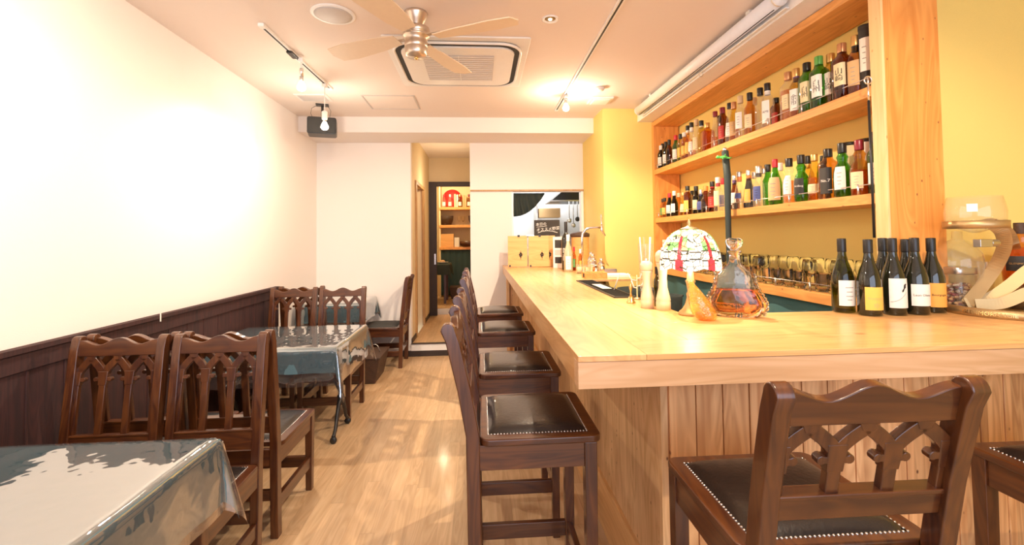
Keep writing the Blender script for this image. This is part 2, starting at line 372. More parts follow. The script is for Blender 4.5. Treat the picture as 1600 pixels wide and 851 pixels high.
def text2d(txt, size=1.0, line=1.0):
    """flat lettering as (verts, faces) in the xy plane, centred on the origin"""
    k = (txt, line)
    if k not in _TX:
        cu = bpy.data.curves.new('t', 'FONT'); cu.body = txt; cu.align_x = 'CENTER'; cu.align_y = 'CENTER'; cu.space_line = line; cu.resolution_u = 2
        ob = bpy.data.objects.new('t', cu); COL.objects.link(ob); bpy.context.view_layer.update()
        me = ob.to_mesh(); vs = [tuple(v.co) for v in me.vertices]; fs = [tuple(p.vertices) for p in me.polygons]; ob.to_mesh_clear()
        bpy.data.objects.remove(ob); bpy.data.curves.remove(cu)
        xs = [v[0] for v in vs] or [0]; ys = [v[1] for v in vs] or [0]; cx = (min(xs)+max(xs))/2; cy = (min(ys)+max(ys))/2
        _TX[k] = ([(a-cx, b-cy) for a, b, _ in vs], fs)
    vs, fs = _TX[k]
    return [(a*size, b*size) for a, b in vs], fs

# ------------------------------------------------------------------ the room
ZC = 2.79; XL = -1.979; YB = 5.67
struct('floor', MB().box(XL, 3.4, -2.4, YB, -.1, 0), 'floor_oak')
struct('ceiling', MB().box(XL-.1, 3.5, -2.4, 7.85, ZC, ZC+.1), 'ceiling_paint')
struct('wall_left', MB().box(XL-.12, XL, -2.4, YB+.12, 0, ZC), 'plaster')
struct('wall_right', MB().box(3.4, 3.5, -2.4, 2.1, 0, ZC), 'yellow_paint')
struct('wall_front', MB().box(XL, -1.55, -2.5, -2.4, 0, ZC).box(2.8, 3.4, -2.5, -2.4, 0, ZC).box(-1.55, 2.8, -2.5, -2.4, 2.65, ZC).box(-1.55, 2.8, -2.5, -2.4, 0, .3), 'plaster')
struct('wall_back_left', MB().box(XL, -.848, YB, YB+.12, 0, ZC), 'plaster')
struct('wall_back_right', MB().box(-.119, .412, YB, YB+.1, 0, ZC).box(.412, 1.285, YB, YB+.1, 0, 1.30).box(.412, 1.285, YB, YB+.1, 2.005, ZC).box(1.285, 1.45, YB, YB+.1, 0, ZC), 'plaster')
struct('trim_1', MB().box(XL, 1.322, 5.108, YB, 2.617, ZC), 'plaster')
struct('trim_2', MB().box(-.119, 1.31, YB-.022, YB, 2.012, 2.03), 'door_wood')
struct('wall_pillar', MB().box(1.311, 2.3, 4.717, YB+.1, 0, ZC), 'yellow_paint')
struct('wall_alcove', MB().box(2.125, 2.25, 2.1, 4.717, 0, ZC), 'yellow_paint')
struct('wall_yellow_near', MB().box(2.125, 3.4, 1.99, 2.1, 0, ZC), 'yellow_paint')
struct('trim_3', MB().box(1.69, 2.125, 1.5, 4.717, 2.645, ZC), 'white_enamel')
struct('baseboard_back', MB().box(XL, -.119, YB-.014, YB, 0, .07), 'dark_trim', .003)
struct('baseboard_left', MB().box(XL, XL+.014, 4.57, YB-.014, 0, .07), 'dark_trim', .003)
# corridor, two steps up
struct('floor_corridor', MB().box(-.848, -.119, YB-.001, 7.78, -.1, .155), 'floor_oak')
struct('trim_4', MB().box(-.848, -.119, YB-.018, YB, .07, .15), 'white_enamel')
struct('trim_5', MB().box(-.848, -.119, YB-.03, YB+.02, .15, .16), 'dark_trim')
struct('wall_corridor_left', MB().box(-.968, -.848, YB+.12, 6.06, 0, ZC).box(-.968, -.848, 6.86, 7.7, 0, ZC).box(-.968, -.848, 6.06, 6.86, 2.17, ZC).box(-1.0, -.93, 6.06, 6.86, .15, 2.17, 1), ['far_plaster', 'door_wood'])
struct('wall_corridor_right', MB().box(-.119, -.02, YB+.1, 7.7, 0, ZC), 'far_plaster')
struct('baseboard_corridor', MB().box(-.848, -.834, YB, 6.04, .155, .21).box(-.848, -.834, 6.9, 7.7, .155, .21), 'dark_trim')
struct('trim_6', MB().box(-.86, -.825, 6.02, 6.08, .155, 2.2).box(-.86, -.825, 6.84, 6.90, .155, 2.2).box(-.858, -.823, 6.081, 6.839, 2.15, 2.199), 'door_wood', .004)
struct('wall_corridor_end', MB().box(-2.1, 1.3, 7.7, 7.78, 2.38, 2.9).box(-2.1, -.86, 7.7, 7.78, 0, 2.38).box(-.119, 1.3, 7.7, 7.78, 0, 2.38), 'far_plaster')
d = struct('door_1', MB().box(-.85, -.72, 7.655, 7.70, .155, 2.38).box(-.72, -.119, 7.655, 7.70, 2.30, 2.38), 'dark_trim', .004)
MB().box(-.765, -.735, 7.645, 7.655, 1.0, 1.18).build('door_handle', 'cap_silver', d, .003)
struct('floor_back_room', MB().box(-2.1, 1.3, 7.78, 9.6, -.1, .26), 'floor_oak')
struct('trim_7', MB().box(-.848, -.119, 7.76, 7.79, .155, .25), 'white_enamel')
struct('wall_back_room', MB().box(-2.1, 1.3, 9.5, 9.6, 0, 2.9).box(-2.2, -2.1, 7.78, 9.6, 0, 2.9).box(1.3, 1.4, 7.7, 9.6, 0, 2.9), 'far_plaster')
struct('ceiling_back_room', MB().box(-2.1, 1.3, 7.78, 9.6, 2.9, 3.0), 'far_plaster')
# kitchen behind the hatch
struct('wall_kitchen', MB().box(-.02, 2.3, 7.6, 7.7, 0, 2.6).box(2.2, 2.3, 5.8, 7.6, 0, 2.6), 'kitchen_white')
struct('floor_kitchen', MB().box(-.02, 2.2, 5.77, 7.6, -.1, 0), 'kitchen_white')
fr = MB()
for a, b, c, e in ((.392, .418, 1.29, 2.004), (1.278, 1.305, 1.29, 2.004)): fr.box(a, b, YB-.01, YB+.11, c, e)
fr.box(.392, 1.305, YB-.012, YB+.112, 1.28, 1.308)
struct('window_1', fr, 'white_enamel', .002)
# left wainscot
wn = MB(); wn.box(XL, XL+.022, -2.3, 4.56, 0, .965); wn.box(XL, XL+.045, -2.3, 4.565, .965, .989); wn.box(XL, XL+.032, -2.3, 4.56, .885, .965)
y = -2.2
while y < 4.4:
    wn.box(XL+.02, XL+.026, y, y+.012, 0, .885); y += .18
wn.box(XL, XL+.034, 4.535, 4.562, 0, .965)
struct('trim_8', wn, 'wainscot_wood', .002)
tag(MB().box(XL+.046, XL+.05, 2.905, 2.912, .95, 1.005).build('wall_tab', 'paper_white'), 'tiny white tab stuck over the edge of the dark wainscot cap', 'tab')

# ------------------------------------------------------------------ bar counter
CZ = 1.09
bc = thing('bar_counter', 'long pale pine bar counter with plank front running to the back wall', 'bar counter')
MB().box(.275, .475, 1.291, YB-.01, 1.073, CZ).box(.4755, .675, 1.46, YB-.01, 1.073, CZ).box(.6755, .88, 1.75, YB-.01, 1.073, CZ).box(.8805, 1.30, 3.58, YB-.01, 1.073, CZ).build('counter_top', 'counter_wood_y', bc, .0015)
MB().box(.4755, 2.0, 1.291, 1.4595, 1.073, CZ).box(.6755, 3.36, 1.46, 1.749, 1.073, CZ).box(.8805, 3.36, 1.7495, 1.917, 1.073, CZ).box(2.0005, 3.36, 1.291, 1.4595, 1.073, CZ).build('counter_top', 'counter_wood_x', bc, .0015)
MB().box(.275, 1.72, 1.293, 1.35, .996, 1.0725).box(1.7205, 3.36, 1.293, 1.35, .996, 1.0725).build('front_apron', 'counter_edge', bc, .0015)
MB().box(.277, .33, 1.351, YB-.01, .996, 1.0725).build('side_apron', 'counter_wood_y', bc, .0015)
pl = MB(); x = .625; k = 0
while x < 3.25:
    pl.box(x+.0015, x+.0919, 1.50, 1.52, 0, .996); x += .0934
pl.box(.62, 3.36, 1.515, 1.55, 0, .99)
pl.build('front_planks', 'pine_vertical', bc, .003)
MB().box(.60, .622, 1.505, YB-.02, .245, .996).box(.597, .603, 1.505, 1.54, .0, .996).build('side_panel', 'pine_side', bc, .002)
MB().box(.585, .61, 1.51, YB-.02, 0, .245).build('kick_board', 'counter_wood_y', bc, .003)
MB().box(.30, .335, 5.30, 5.36, 0, 1.0).box(.335, .60, 5.34, 5.36, 0, .99).build('end_post', 'pine_side', bc, .003)

# ------------------------------------------------------------------ wall shelf
XS = 1.839; XW = 2.115
sh = thing('bottle_shelf', 'tall orange pine bottle shelf built against the yellow wall behind the bar', 'shelf')
MB().box(XS, XW, 1.95, 4.715, 2.59, 2.64).build('top_board', 'shelf_wood', sh, .002)
MB().box(XS, XW, 1.977, 4.66, 2.075, 2.125).build('upper_shelf', 'shelf_wood', sh, .002)
MB().box(XS, XW, 1.977, 4.66, 1.568, 1.618).build('lower_shelf', 'shelf_wood', sh, .002)
MB().box(XS, XW, 1.977, 4.66, 1.05, 1.108).build('glass_shelf', 'shelf_wood', sh, .002)
MB().box(XS, XW, 4.665, 4.716, .4, 2.59).build('end_panel', 'shelf_wood_z', sh, .002)
MB().box(XS+.004, XW, 1.925, 1.976, .2, 2.79).build('end_panel', 'shelf_wood_z', sh, .002)
MB().box(XS-.009, XS+.003, 1.919, 1.985, .2, 2.79).build('edge_trim', 'shelf_edge_z', sh, .002)
for z, ys in ((2.125, (2.02, 2.22, 2.47, 2.78, 3.1, 3.45, 3.85, 4.25, 4.6)), (1.618, (2.10, 2.32, 2.60, 2.92, 3.25, 3.6, 3.95, 4.3, 4.6)), (1.108, (2.2, 2.45, 2.75, 3.1, 3.5, 4.0, 4.5))):
    ra = MB().tube([(XS+.012, 1.98, z+.046), (XS+.012, 4.66, z+.046)], .0022, 8)
    for y in ys: ra.tube([(XS+.012, y, z), (XS+.012, y, z+.052)], .0055, 8)
    ra.build('gallery_rail', 'cap_silver' if z > 1.2 else 'steel', sh)
def curtain(name, label, p0, p1, z0, z1, amp, waves, m, cat='curtain'):
    p0 = Vector(p0); p1 = Vector(p1); n = (p1-p0).normalized().cross(Vector((0, 0, 1)))
    def fn(u, v):
        a = amp*(sin(u*waves*2*pi)+.4*sin(u*waves*5.3+1)); p = p0.lerp(p1, u)+n*a*(.5+.5*(1-v))
        return (p.x, p.y, z0+(z1-z0)*v)
    return tag(MB().grid(fn, 120, 10).build(name, m, solid=.003), label, cat)
curtain('under_shelf_curtain', 'teal fabric curtain hanging under the low glass shelf behind the bar', (XS+.05, 4.6, 0), (XS+.05, 2.0, 0), .3, 1.045, .010, 9, 'teal_curtain')

# ------------------------------------------------------------------ chairs and stools
def rr_board(mb, x0, x1, y0, y1, z0, z1, r=.025, ns=4):
    poly = []
    for cx, cy, a0 in ((x1-r, y1-r, 0), (x0+r, y1-r, 90), (x0+r, y0+r, 180), (x1-r, y0+r, 270)):
        for i in range(ns+1):
            a = RAD(a0+90*i/ns); poly.append((cx+r*cos(a), cy+r*sin(a)))
    mb.prism(poly, (0, 0, (z0+z1)/2), (1, 0, 0), (0, 1, 0), z1-z0); return mb
def make_seat(root, name, label, cat, w, dep, hs, ht, rail0, rail1, side_z, lean, cushion=False):
    """seat front at +y; origin on the floor at the centre of the rear legs"""
    hw = w/2
    top = [(hs-.02, 0)]
    for s in (-1, 1):
        x = s*(hw-.019)
        cl = [(.012, 0), (.004, hs*.5), (0, hs), (-lean*.35, hs+(ht-hs)*.4), (-lean*.85, ht-.06), (-lean-.001, ht-.024)]
        fr_ = [(y_+.022, z_) for y_, z_ in cl]; bk_ = [(y_-.022, z_) for y_, z_ in cl]
        cy_, cz_ = -lean-.002, ht-.024
        arc_ = [(cy_+.0225*cos(q*pi/9), cz_+.024*sin(q*pi/9)) for q in range(1, 9)]+[(cy_-.024, cz_-.002)]
        m = MB().prism(fr_+arc_+bk_[:-1][::-1], (x, 0, 0), (0, 1, 0), (0, 0, 1), .038)
        m.build('rear_post', 'chair_wood', root, .004)
    for s in (-1, 1):
        x = s*(hw-.018)
        MB().bar((x, dep-.025, 0), (x, dep-.025, hs-.03), .034, .034, w2=.042, d2=.042).build('front_leg', 'chair_wood', root, .003)
    for a, b_ in ((dep-.045, dep-.015), (-.012, .012)): MB().box(-hw+.035, hw-.035, a, b_, hs-.11, hs-.03).build('seat_rail', 'chair_wood_x', root, .002)
    for a in (-hw+.004, hw-.028): MB().box(a, a+.024, .02, dep-.045, hs-.11, hs-.03).build('seat_rail', 'chair_wood_y', root, .002)
    s_ = MB(); rr_board(s_, -hw-.006, hw+.006, .024, dep+.012, hs-.032, hs-.008, .03); s_.build('seat_board', 'chair_wood_y', root, .006, seg=3)
    px, y0, y1 = hw-.035, .05, dep-.03
    def pad(u, v):
        a = (u-.5)*2; b = (v-.5)*2; e = (1-abs(a)**4)*(1-abs(b)**4)
        return (a*px, y0+(y1-y0)*v, hs-.008+.026*e**.45)
    pad_o = MB().grid(pad, 22, 22).build('seat_pad', 'grey_cushion' if cushion else 'leather', root)
    nl = MB(); step = .0105
    def nail(x, y):
        nl.lathe([(.0042, 0), (.0036, .002), (.0015, .0034)], 6, (x, y, hs-.0085), smooth=True)
    nx = int(2*px/step); ny = int((y1-y0)/step)
    for i in range(nx+1):
        for yy in (y0, y1): nail(-px+2*px*i/nx, yy)
    for i in range(1, ny):
        for xx in (-px, px): nail(xx, y0+(y1-y0)*i/ny)
    nl.build('nail_trim', 'nail_metal', pad_o)
    # stretchers
    for s in (-1, 1): MB().box(s*(hw-.018)-.011, s*(hw-.018)+.011, .02, dep-.042, side_z-.03, side_z+.03).build('side_stretcher', 'chair_wood_y', root, .003)
    MB().box(-hw+.035, hw-.035, dep-.037, dep-.014, side_z-.03, side_z+.03).build('front_stretcher', 'chair_wood_x', root, .003)
    MB().box(-hw+.035, hw-.035, -.01, .012, side_z+.02, side_z+.07).build('rear_stretcher', 'chair_wood_x', root, .003)
    # back: plane follows the lean
    def yb(z):
        t = (z-hs)/(ht-hs); return -lean*(.875*t if t < .4 else .35+.5*(t-.4)/.45 if t < .85 else .85+(t-.85))*1.0 if t > 0 else 0
    iw = hw-.036
    zc0, zc1 = ht-.088, ht-.012
    dz = Vector((0, yb(zc1)-yb(rail0), zc1-rail0)).normalized()
    def onz(z): return (z-rail0)/dz.z
    o = (0, yb(rail0)+.004, rail0); UX = (1, 0, 0); UY = tuple(dz)
    poly = [(-iw, onz(zc0)), (iw, onz(zc0))]
    N_ = 24
    for i in range(N_+1):
        t = 1-2*i/N_; wv = .013*cos(t*2.35*pi/1.0*.85)+.004*cos(t*pi)
        poly.append((t*iw, onz(zc1)-.014+wv))
    MB().prism(poly, o, UX, UY, .026).build('crest_rail', 'chair_wood_x', root, .003)
    MB().prism([(-iw, 0), (iw, 0), (iw, onz(rail1)), (-iw, onz(rail1))], o, UX, UY, .024).prism([(-iw, onz(rail1)-.004), (iw, onz(rail1)-.004), (iw, onz(rail1)+.006), (-iw, onz(rail1)+.006)], o, UX, UY, .032).build('lower_rail', 'chair_wood_x', root, .0025)
    tr = MB(); p = 2*iw/3; zt = onz(zc0)+.004; DR = .078 if hs > .6 else .100; zs = zt-DR
    for i in range(3):
        cx = -iw+p*(i+.5)
        for s in (-1, 1):
            pts = []
            for k in range(9):
                t = k/8; a = (-s)*(1-t)**2*p/2+2*t*(1-t)*(-s)*p/2; b = (1-t)**2*zs+2*t*(1-t)*(zs+DR*.34)+t*t*(zt-.014)
                pts.append((cx+a, b))
            tr.ribbon(pts, .030, o, UX, UY, .018)
        tr.prism([(cx-.022, zt), (cx-.012, zt-.022), (cx+.012, zt-.022), (cx+.022, zt)], o, UX, UY, .0212)
    for i in range(4):
        cx = -iw+p*i; lo = -.5 if i == 0 else -1; a0 = max(-iw, cx-.030); a1 = min(iw, cx+.030)
        tr.prism([(a0, zs-.012), (a1, zs-.012), (a1, zs+.004), (a0, zs+.004)], o, UX, UY, .0192)
        for s in (-1, 1):
            kx = cx+s*.029
            if abs(kx) < iw:
                tr.prism([(kx+.010*cos(q*pi/5), zs-.004+.010*sin(q*pi/5)) for q in range(10)], o, UX, UY, .0185)
        tr.prism([(max(-iw, cx-.017), zs-.03), (min(iw, cx+.017), zs-.03), (min(iw, cx+.021), zs+.03), (max(-iw, cx-.021), zs+.03)], o, UX, UY, .0205)
    tr.build('tracery', 'chair_wood', root, .0022)
    for i in range(4):
        cx = -iw+p*i; a0 = max(-iw, cx-.0145); a1 = min(iw, cx+.0145)
        MB().prism([(a0, onz(rail1)), (a1, onz(rail1)), (a1, zs-.01), (a0, zs-.01)], o, UX, UY, .018).build('spindle', 'chair_wood', root, .003)
    return root
CH = 'dining chairs with gothic arch backs'; BS = 'bar stools along the counter'
chair = thing('dining_chair', 'brown wooden chair by the wainscot on the far side of the nearest table, back to camera', 'chair', group=CH)
make_seat(chair, '', '', '', .405, .455, .455, 1.01, .505, .585, .16, .065)
chair['label'] = 'brown wooden gothic chair behind the nearest table, next to the wainscot'
chair.location = (-1.625, 2.135, 0); chair.rotation_euler.z = pi
dup(chair, 'brown gothic chair behind the right corner of the nearest table', (-1.187, 2.135, 0), pi+.015)
dup(chair, 'brown gothic chair nearer the wainscot, back to back with nearest left chair, facing middle table', (-1.605, 2.318, 0), .0)
dup(chair, 'brown gothic chair with leather seat facing the middle table from the aisle side', (-1.182, 2.314, 0), -.01)
dup(chair, 'wooden chair beyond the middle table, nearer the wainscot end, facing camera side', (-1.665, 4.16, 0), pi)
dup(chair, 'wooden chair beyond the middle table on the aisle side, seen through plastic-covered table edge', (-1.235, 4.15, 0), pi)
dup(chair, 'wooden chair in front of the rearmost small table by the left wall', (-1.64, 4.40, 0), 0)
ec = thing('dining_chair', 'side-on wooden chair with grey cushion at the rearmost table, facing left', 'chair', (-.885, 5.375, 0), pi/2, CH)
make_seat(ec, '', '', '', .43, .455, .455, 1.01, .505, .585, .16, .065, True)
stool = thing('bar_stool', 'dark wooden bar stool nearest the camera on the aisle side of the counter', 'bar stool', (-.03, 1.70, 0), -pi/2, BS)
make_seat(stool, '', '', '', .42, .41, .79, 1.155, .865, .915, .24, .075)
dup(stool, 'dark bar stool second from the camera along the aisle side of the counter', (-.035, 2.40, 0), -pi/2)
dup(stool, 'dark bar stool third from the camera along the aisle side of the counter', (-.045, 3.345, 0), -pi/2)
dup(stool, 'dark bar stool farthest from the camera along the aisle side', (-.055, 4.11, 0), -pi/2)
dup(stool, 'bar stool at the front of the counter, its carved back towards the camera', (.747, .90, 0), RAD(-.5))
dup(stool, 'bar stool partly cut by the right edge of the picture, at counter front', (1.69, .90, 0), RAD(-1))

# ------------------------------------------------------------------ tables with cloths
def cloth_mesh(x0, x1, y0, y1, z, drop, ear=.16, seed=0, step=.025, wob=.006, lift=0, rc=.012):
    rnd = random.Random(seed); ph = [rnd.uniform(0, 6) for _ in range(6)]
    W, D = x1-x0, y1-y0; nx = int((W+2*drop)/step); ny = int((D+2*drop)/step)
    def fn(u, v):
        s = -drop+u*(W+2*drop); t = -drop+v*(D+2*drop)
        a = -s if s < 0 else (s-W if s > W else 0); b = -t if t < 0 else (t-D if t > D else 0)
        sx = -1 if s < 0 else 1; sy = -1 if t < 0 else 1
        cx = min(max(s, 0), W); cy = min(max(t, 0), D); r = sqrt(a*a+b*b)
        if r < 1e-6:
            n = .0010*sin(9*s+ph[0]+4*t)+.0008*sin(17*t+ph[1]-6*s)
            return (x0+cx, y0+cy, z+n+lift)
        down = max(0, r-rc*.4); out = min(r, rc)*.8+.04*r
        if a > 0 and b > 0:
            phi = atan2(b, a); e = sin(2*phi)**2
            # the ear: pulled outwards along the diagonal and pinched
            q = phi/(pi/2); q = q*q*(3-2*q); q = q*q*(3-2*q); ang = q*pi/2
            rad = out+r*ear*e
            fold = .05*r*sin(4*phi)
            px = cos(ang)*rad-sin(ang)*fold; py = sin(ang)*rad+cos(ang)*fold
            dn = sqrt(max(0, down*down-(r*ear*e)**2*.8))
            return (x0+cx+sx*px, y0+cy+sy*py, z-dn+lift)
        wv = wob*r/drop*(sin((s if b else t)*14+ph[2])+.6*sin((s if b else t)*31+ph[3]))
        if a > 0: return (x0+cx+sx*(out+wv), y0+cy, z-down+lift)
        return (x0+cx, y0+cy+sy*(out+wv), z-down+lift)
    def fc(u, v):
        p = fn(u, v); return (max(p[0], XL+.05-(lift and 0)), p[1], p[2]) if x0 < XL+.2 and p[1] < 6 else p
    return MB().grid(fc, nx, ny)
def table(label, x0, x1, y0, y1, z, lab_cloth, lab_vinyl, drop, vdrop, seed):
    t = thing('dining_table', label, 'table', ((x0+x1)/2, (y0+y1)/2, 0), group='cloth covered dining tables')
    hx, hy = (x1-x0)/2, (y1-y0)/2
    MB().box(-hx+.004, hx-.004, -hy+.004, hy-.004, z-.032, z-.004).build('tabletop', 'chair_wood_x', t, .004)
    for s in (-1, 1):
        X = s*(hx-.085)
        MB().tube([(X, 0, z-.035), (X, 0, .27)], .017, 10).sphere((X, 0, .27), .027, 8).build('leg_column', 'cast_iron', t)
        f = MB()
        for q in (-1, 1):
            f.tube([(X, 0, .28), (X, q*.05, .23), (X, q*.09, .16), (X, q*.12, .09), (X, q*.16, .055), (X, q*.175, .045)], [.018, .016, .014, .013, .013, .016], 8)
        f.build('foot', 'cast_iron', t)
        for q in (-1, 1):
            MB().lathe([(.004, -.012), (.02, -.012), (.024, -.006), (.024, .006), (.02, .012), (.004, .012)], 14, M=Matrix.Translation((X, q*.175, .0242)) @ Matrix.Rotation(pi/2, 4, 'X')).build('caster', 'black_plastic', t)
        MB().tube([(X, 0, .29), (X-s*.20, 0, z-.035)], .009, 8).build('brace', 'cast_iron', t)
    tag(cloth_mesh(x0, x1, y0, y1, z, drop, seed=seed).build('tablecloth', 'teal_cloth'), lab_cloth, 'tablecloth', 'teal tablecloths')
    tag(cloth_mesh(x0-.003, x1+.003, y0-.003, y1+.003, z+.0035, vdrop, ear=.21, seed=seed, wob=.004).build('vinyl_cover', 'clear_vinyl'), lab_vinyl, 'table cover', 'clear vinyl table covers')
    return t
table('dining table nearest the camera at lower left under teal cloth', XL+.065, -.957, .92, 1.74, .72, 'grey teal cloth on the nearest table at lower left', 'shiny clear vinyl sheet over the nearest table at lower left', .235, .27, 3)
table('middle dining table on black iron legs with casters, teal cloth on top', XL+.065, -.957, 3.10, 3.895, .72, 'teal cloth on the middle table between two chair pairs', 'shiny clear vinyl sheet hanging over the middle table', .165, .25, 5)
table('small rearmost dining table against the back wall under teal cloth', XL+.065, -1.26, 4.95, 5.60, .755, 'teal cloth on the rearmost small table by the back wall', 'clear vinyl sheet on the rearmost small table by the back wall', .2, .22, 9)

# brown storage box on the floor
bx = thing('storage_box', 'dark brown tapered storage box with wire handle on floor beside rearmost table', 'box', (-1.20, 4.84, 0))
v = [(-.15, -.2, 0), (.15, -.2, 0), (.15, .2, 0), (-.15, .2, 0), (-.20, -.24, .255), (.20, -.24, .255), (.20, .24, .255), (-.20, .24, .255)]
MB().add(v, [(3, 2, 1, 0), (4, 5, 6, 7), (0, 1, 5, 4), (1, 2, 6, 5), (2, 3, 7, 6), (3, 0, 4, 7)]).build('body', 'basket_brown', bx, .01)
MB().box(-.204, .204, -.245, .245, .25, .262).build('lid', 'basket_brown', bx, .004)
MB().tube([(.10+.05*cos(a*pi/10), 0, .26+.085*sin(a*pi/10)) for a in range(11)], .004, 6).build('handle', 'steel', bx)

# ------------------------------------------------------------------ ceiling things
def track(label, x0, y0, x1, y1):
    t = thing('lighting_track', label, 'lighting track', ((x0+x1)/2, (y0+y1)/2, ZC))
    dx, dy = (x1-x0)/2, (y1-y0)/2
    MB().bar((-dx, -dy, -.009), (dx, dy, -.009), .034, .018, up=(0, 0, 1)).build('rail', 'white_enamel', t, .002)
    MB().bar((-dx, -dy+.03, -.0185), (dx, dy-.03, -.0185), .012, .002, up=(0, 0, 1)).build('slot', 'dark_slot', t)
    for s in (-1, 1): MB().box(s*dx-.019, s*dx+.019, s*dy-.02, s*dy+.02, -.022, 0).build('end_cap', 'white_enamel', t, .003)
    return t
trk = track('white ceiling lighting track with black slot above the left tables', -1.353, 2.92, -1.318, 4.12)
MB().box(-.022, .022, -.24, -.12, -.034, -.018).build('feed_connector', 'black_plastic', trk, .006)
track('long white ceiling lighting track running above the counter edge', .821, .3, .819, 4.74)
def bulb_mesh(root, z):
    MB().lathe([(.013, z+.075), (.014, z+.05), (.014, z+.035)], 12).build('socket', 'cap_silver', root)
    MB().lathe([(.012, z+.036), (.02, z+.02), (.03, z-.004), (.031, z-.016), (.024, z-.03), (.012, z-.036)], 16).build('bulb', 'bulb_glow', root)
def track_lamp(label, x, y, drop, rod):
    t = thing('track_lamp', label, 'ceiling lamp', (x, y, ZC-.02))
    MB().box(-.017, .017, -.026, .026, -.028, 0).build('adapter', 'white_enamel', t, .004)
    MB().tube([(0, 0, -.02), (0, 0, -drop+.10)], .0035 if rod else .006, 8).build('rod', 'white_enamel', t)
    if rod: MB().lathe([(.01, -drop+.13), (.024, -drop+.12), (.024, -drop+.06), (.018, -drop+.05)], 14).build('lamp_holder', 'white_enamel', t)
    else: MB().lathe([(.013, -drop+.13), (.015, -drop+.12), (.015, -drop+.07)], 12).build('lamp_holder', 'cap_silver', t)
    bulb_mesh(t, -drop); return t
track_lamp('bare glowing bulb clipped to the left ceiling track', -1.303, 3.42, .205, False)
track_lamp('glowing bulb pendant on a thin white rod in front of the black speaker', -1.322, 3.98, .36, True)
track_lamp('bright bulb on the right ceiling track near the yellow pillar', .82, 4.21, .115, False)
# ceiling fan
fn_ = thing('ceiling_fan', 'brushed metal ceiling fan with pale wooden blades', 'ceiling fan', (-.372, 2.73, ZC))
MB().lathe([(.066, 0), (.072, -.008), (.07, -.018), (.052, -.055), (.034, -.085), (.03, -.095)], 32).build('canopy', 'fan_metal', fn_)
MB().lathe([(.03, -.09), (.078, -.098), (.082, -.108), (.082, -.135), (.076, -.138), (.080, -.142), (.078, -.152), (.066, -.158), (.064, -.185), (.068, -.19), (.068, -.212), (.066, -.214), (.067, -.216), (.064, -.25), (.058, -.268), (.012, -.272)], 36).build('motor_housing', 'fan_metal', fn_)
MB().lathe([(.011, -.270), (.011, -.28), (.006, -.286)], 12).build('finial', 'brass', fn_)
plain('fan_blade', (.78, .62, .44), .5)
for k, a in enumerate((-113, -25, 63, 151)):
    A = RAD(a); M = Matrix.Rotation(A, 4, 'Z') @ Matrix.Rotation(RAD(9), 4, 'X')
    poly = [(.12, -.045), (.25, -.068), (.50, -.085), (.62, -.072), (.645, 0), (.62, .072), (.50, .085), (.25, .068), (.12, .045)]
    vs = [(x, y, z) for z in (-.152, -.158) for x, y in poly]; n = len(poly)
    fs = [tuple(range(n)), tuple(range(2*n-1, n-1, -1))]+[(i+n, (i+1) % n+n, (i+1) % n, i) for i in range(n)]
    b = MB(); b.add(vs, fs, M=M); b.add(*(lambda q: (q.v, q.f))(MB().box(.06, .17, -.014, .014, -.150, -.146)), mi=1, M=Matrix.Rotation(A, 4, 'Z'))
    b.build('fan_blade', ['fan_blade', 'fan_metal'], fn_)
# air conditioner cassette
ac = thing('ceiling_air_conditioner', 'square white ceiling air conditioner cassette with dark air slots', 'air conditioner', (-.145, 3.53, ZC))
def rrect(hx, hy, r, n=6):
    p = []
    for cx, cy, a0 in ((hx-r, hy-r, 0), (-hx+r, hy-r, 90), (-hx+r, -hy+r, 180), (hx-r, -hy+r, 270)):
        for i in range(n+1): a = RAD(a0+90*i/n); p.append((cx+r*cos(a), cy+r*sin(a)))
    return p
MB().prism(rrect(.505, .50, .02), (0, 0, -.006), (1, 0, 0), (0, 1, 0), .012).build('panel', 'white_plastic', ac, .003)
MB().prism(rrect(.455, .44, .16), (0, 0, -.018), (1, 0, 0), (0, 1, 0), .014).build('slot_ring', 'dark_slot', ac)
MB().prism(rrect(.405, .39, .12), (0, 0, -.022), (1, 0, 0), (0, 1, 0), .030).build('grille_frame', 'white_plastic', ac, .004)
lo = MB()
ring = rrect(.452, .437, .16, 8)
for s in range(4):
    pass
lo.tube([(x, y, -.024) for x, y in ring], .010, 8, closed=True); lo.build('outer_louvre', 'white_plastic', ac)
MB().box(-.26, .26, -.26, .26, -.041, -.036).build('intake_grille', 'grey_panel', ac, .002)
gr = MB()
for i in range(-6, 7): gr.box(-.255, .255, i*.04-.002, i*.04+.002, -.044, -.041)
gr.box(-.002, .002, -.255, .255, -.0445, -.041); gr.build('grille_bars', 'white_plastic', ac)
# ceiling speaker, downlight, hatch, registers, smoke alarm
cs = thing('ceiling_speaker', 'round flush white speaker in the ceiling at upper left', 'speaker', (-.87, 2.77, ZC))
MB().lathe([(.128, 0), (.128, -.006), (.12, -.009), (.112, -.009)], 40).build('rim', 'white_enamel', cs)
MB().lathe([(.112, -.0085), (.09, -.013), (.04, -.017), (.01, -.018)], 40).build('speaker_grille', 'grey_panel', cs)
dl = thing('downlight', 'small round recessed downlight to the right of the ceiling fan', 'ceiling lamp', (.449, 2.77, ZC))
MB().lathe([(.052, 0), (.052, -.006), (.044, -.008), (.034, -.001)], 28, caps=(True, False)).build('rim', 'white_enamel', dl)
MB().lathe([(.033, -.0015), (.01, -.0016)], 28).build('reflector', 'gold_metal', dl)
MB().sphere((0, 0, -.004), .012, 8, sz=.5).build('lamp_bulb', 'filament_glow', dl)
hp = thing('ceiling_hatch', 'square access hatch with thin frame in the ceiling before the soffit', 'hatch', (-.86, 4.56, ZC))
f = MB()
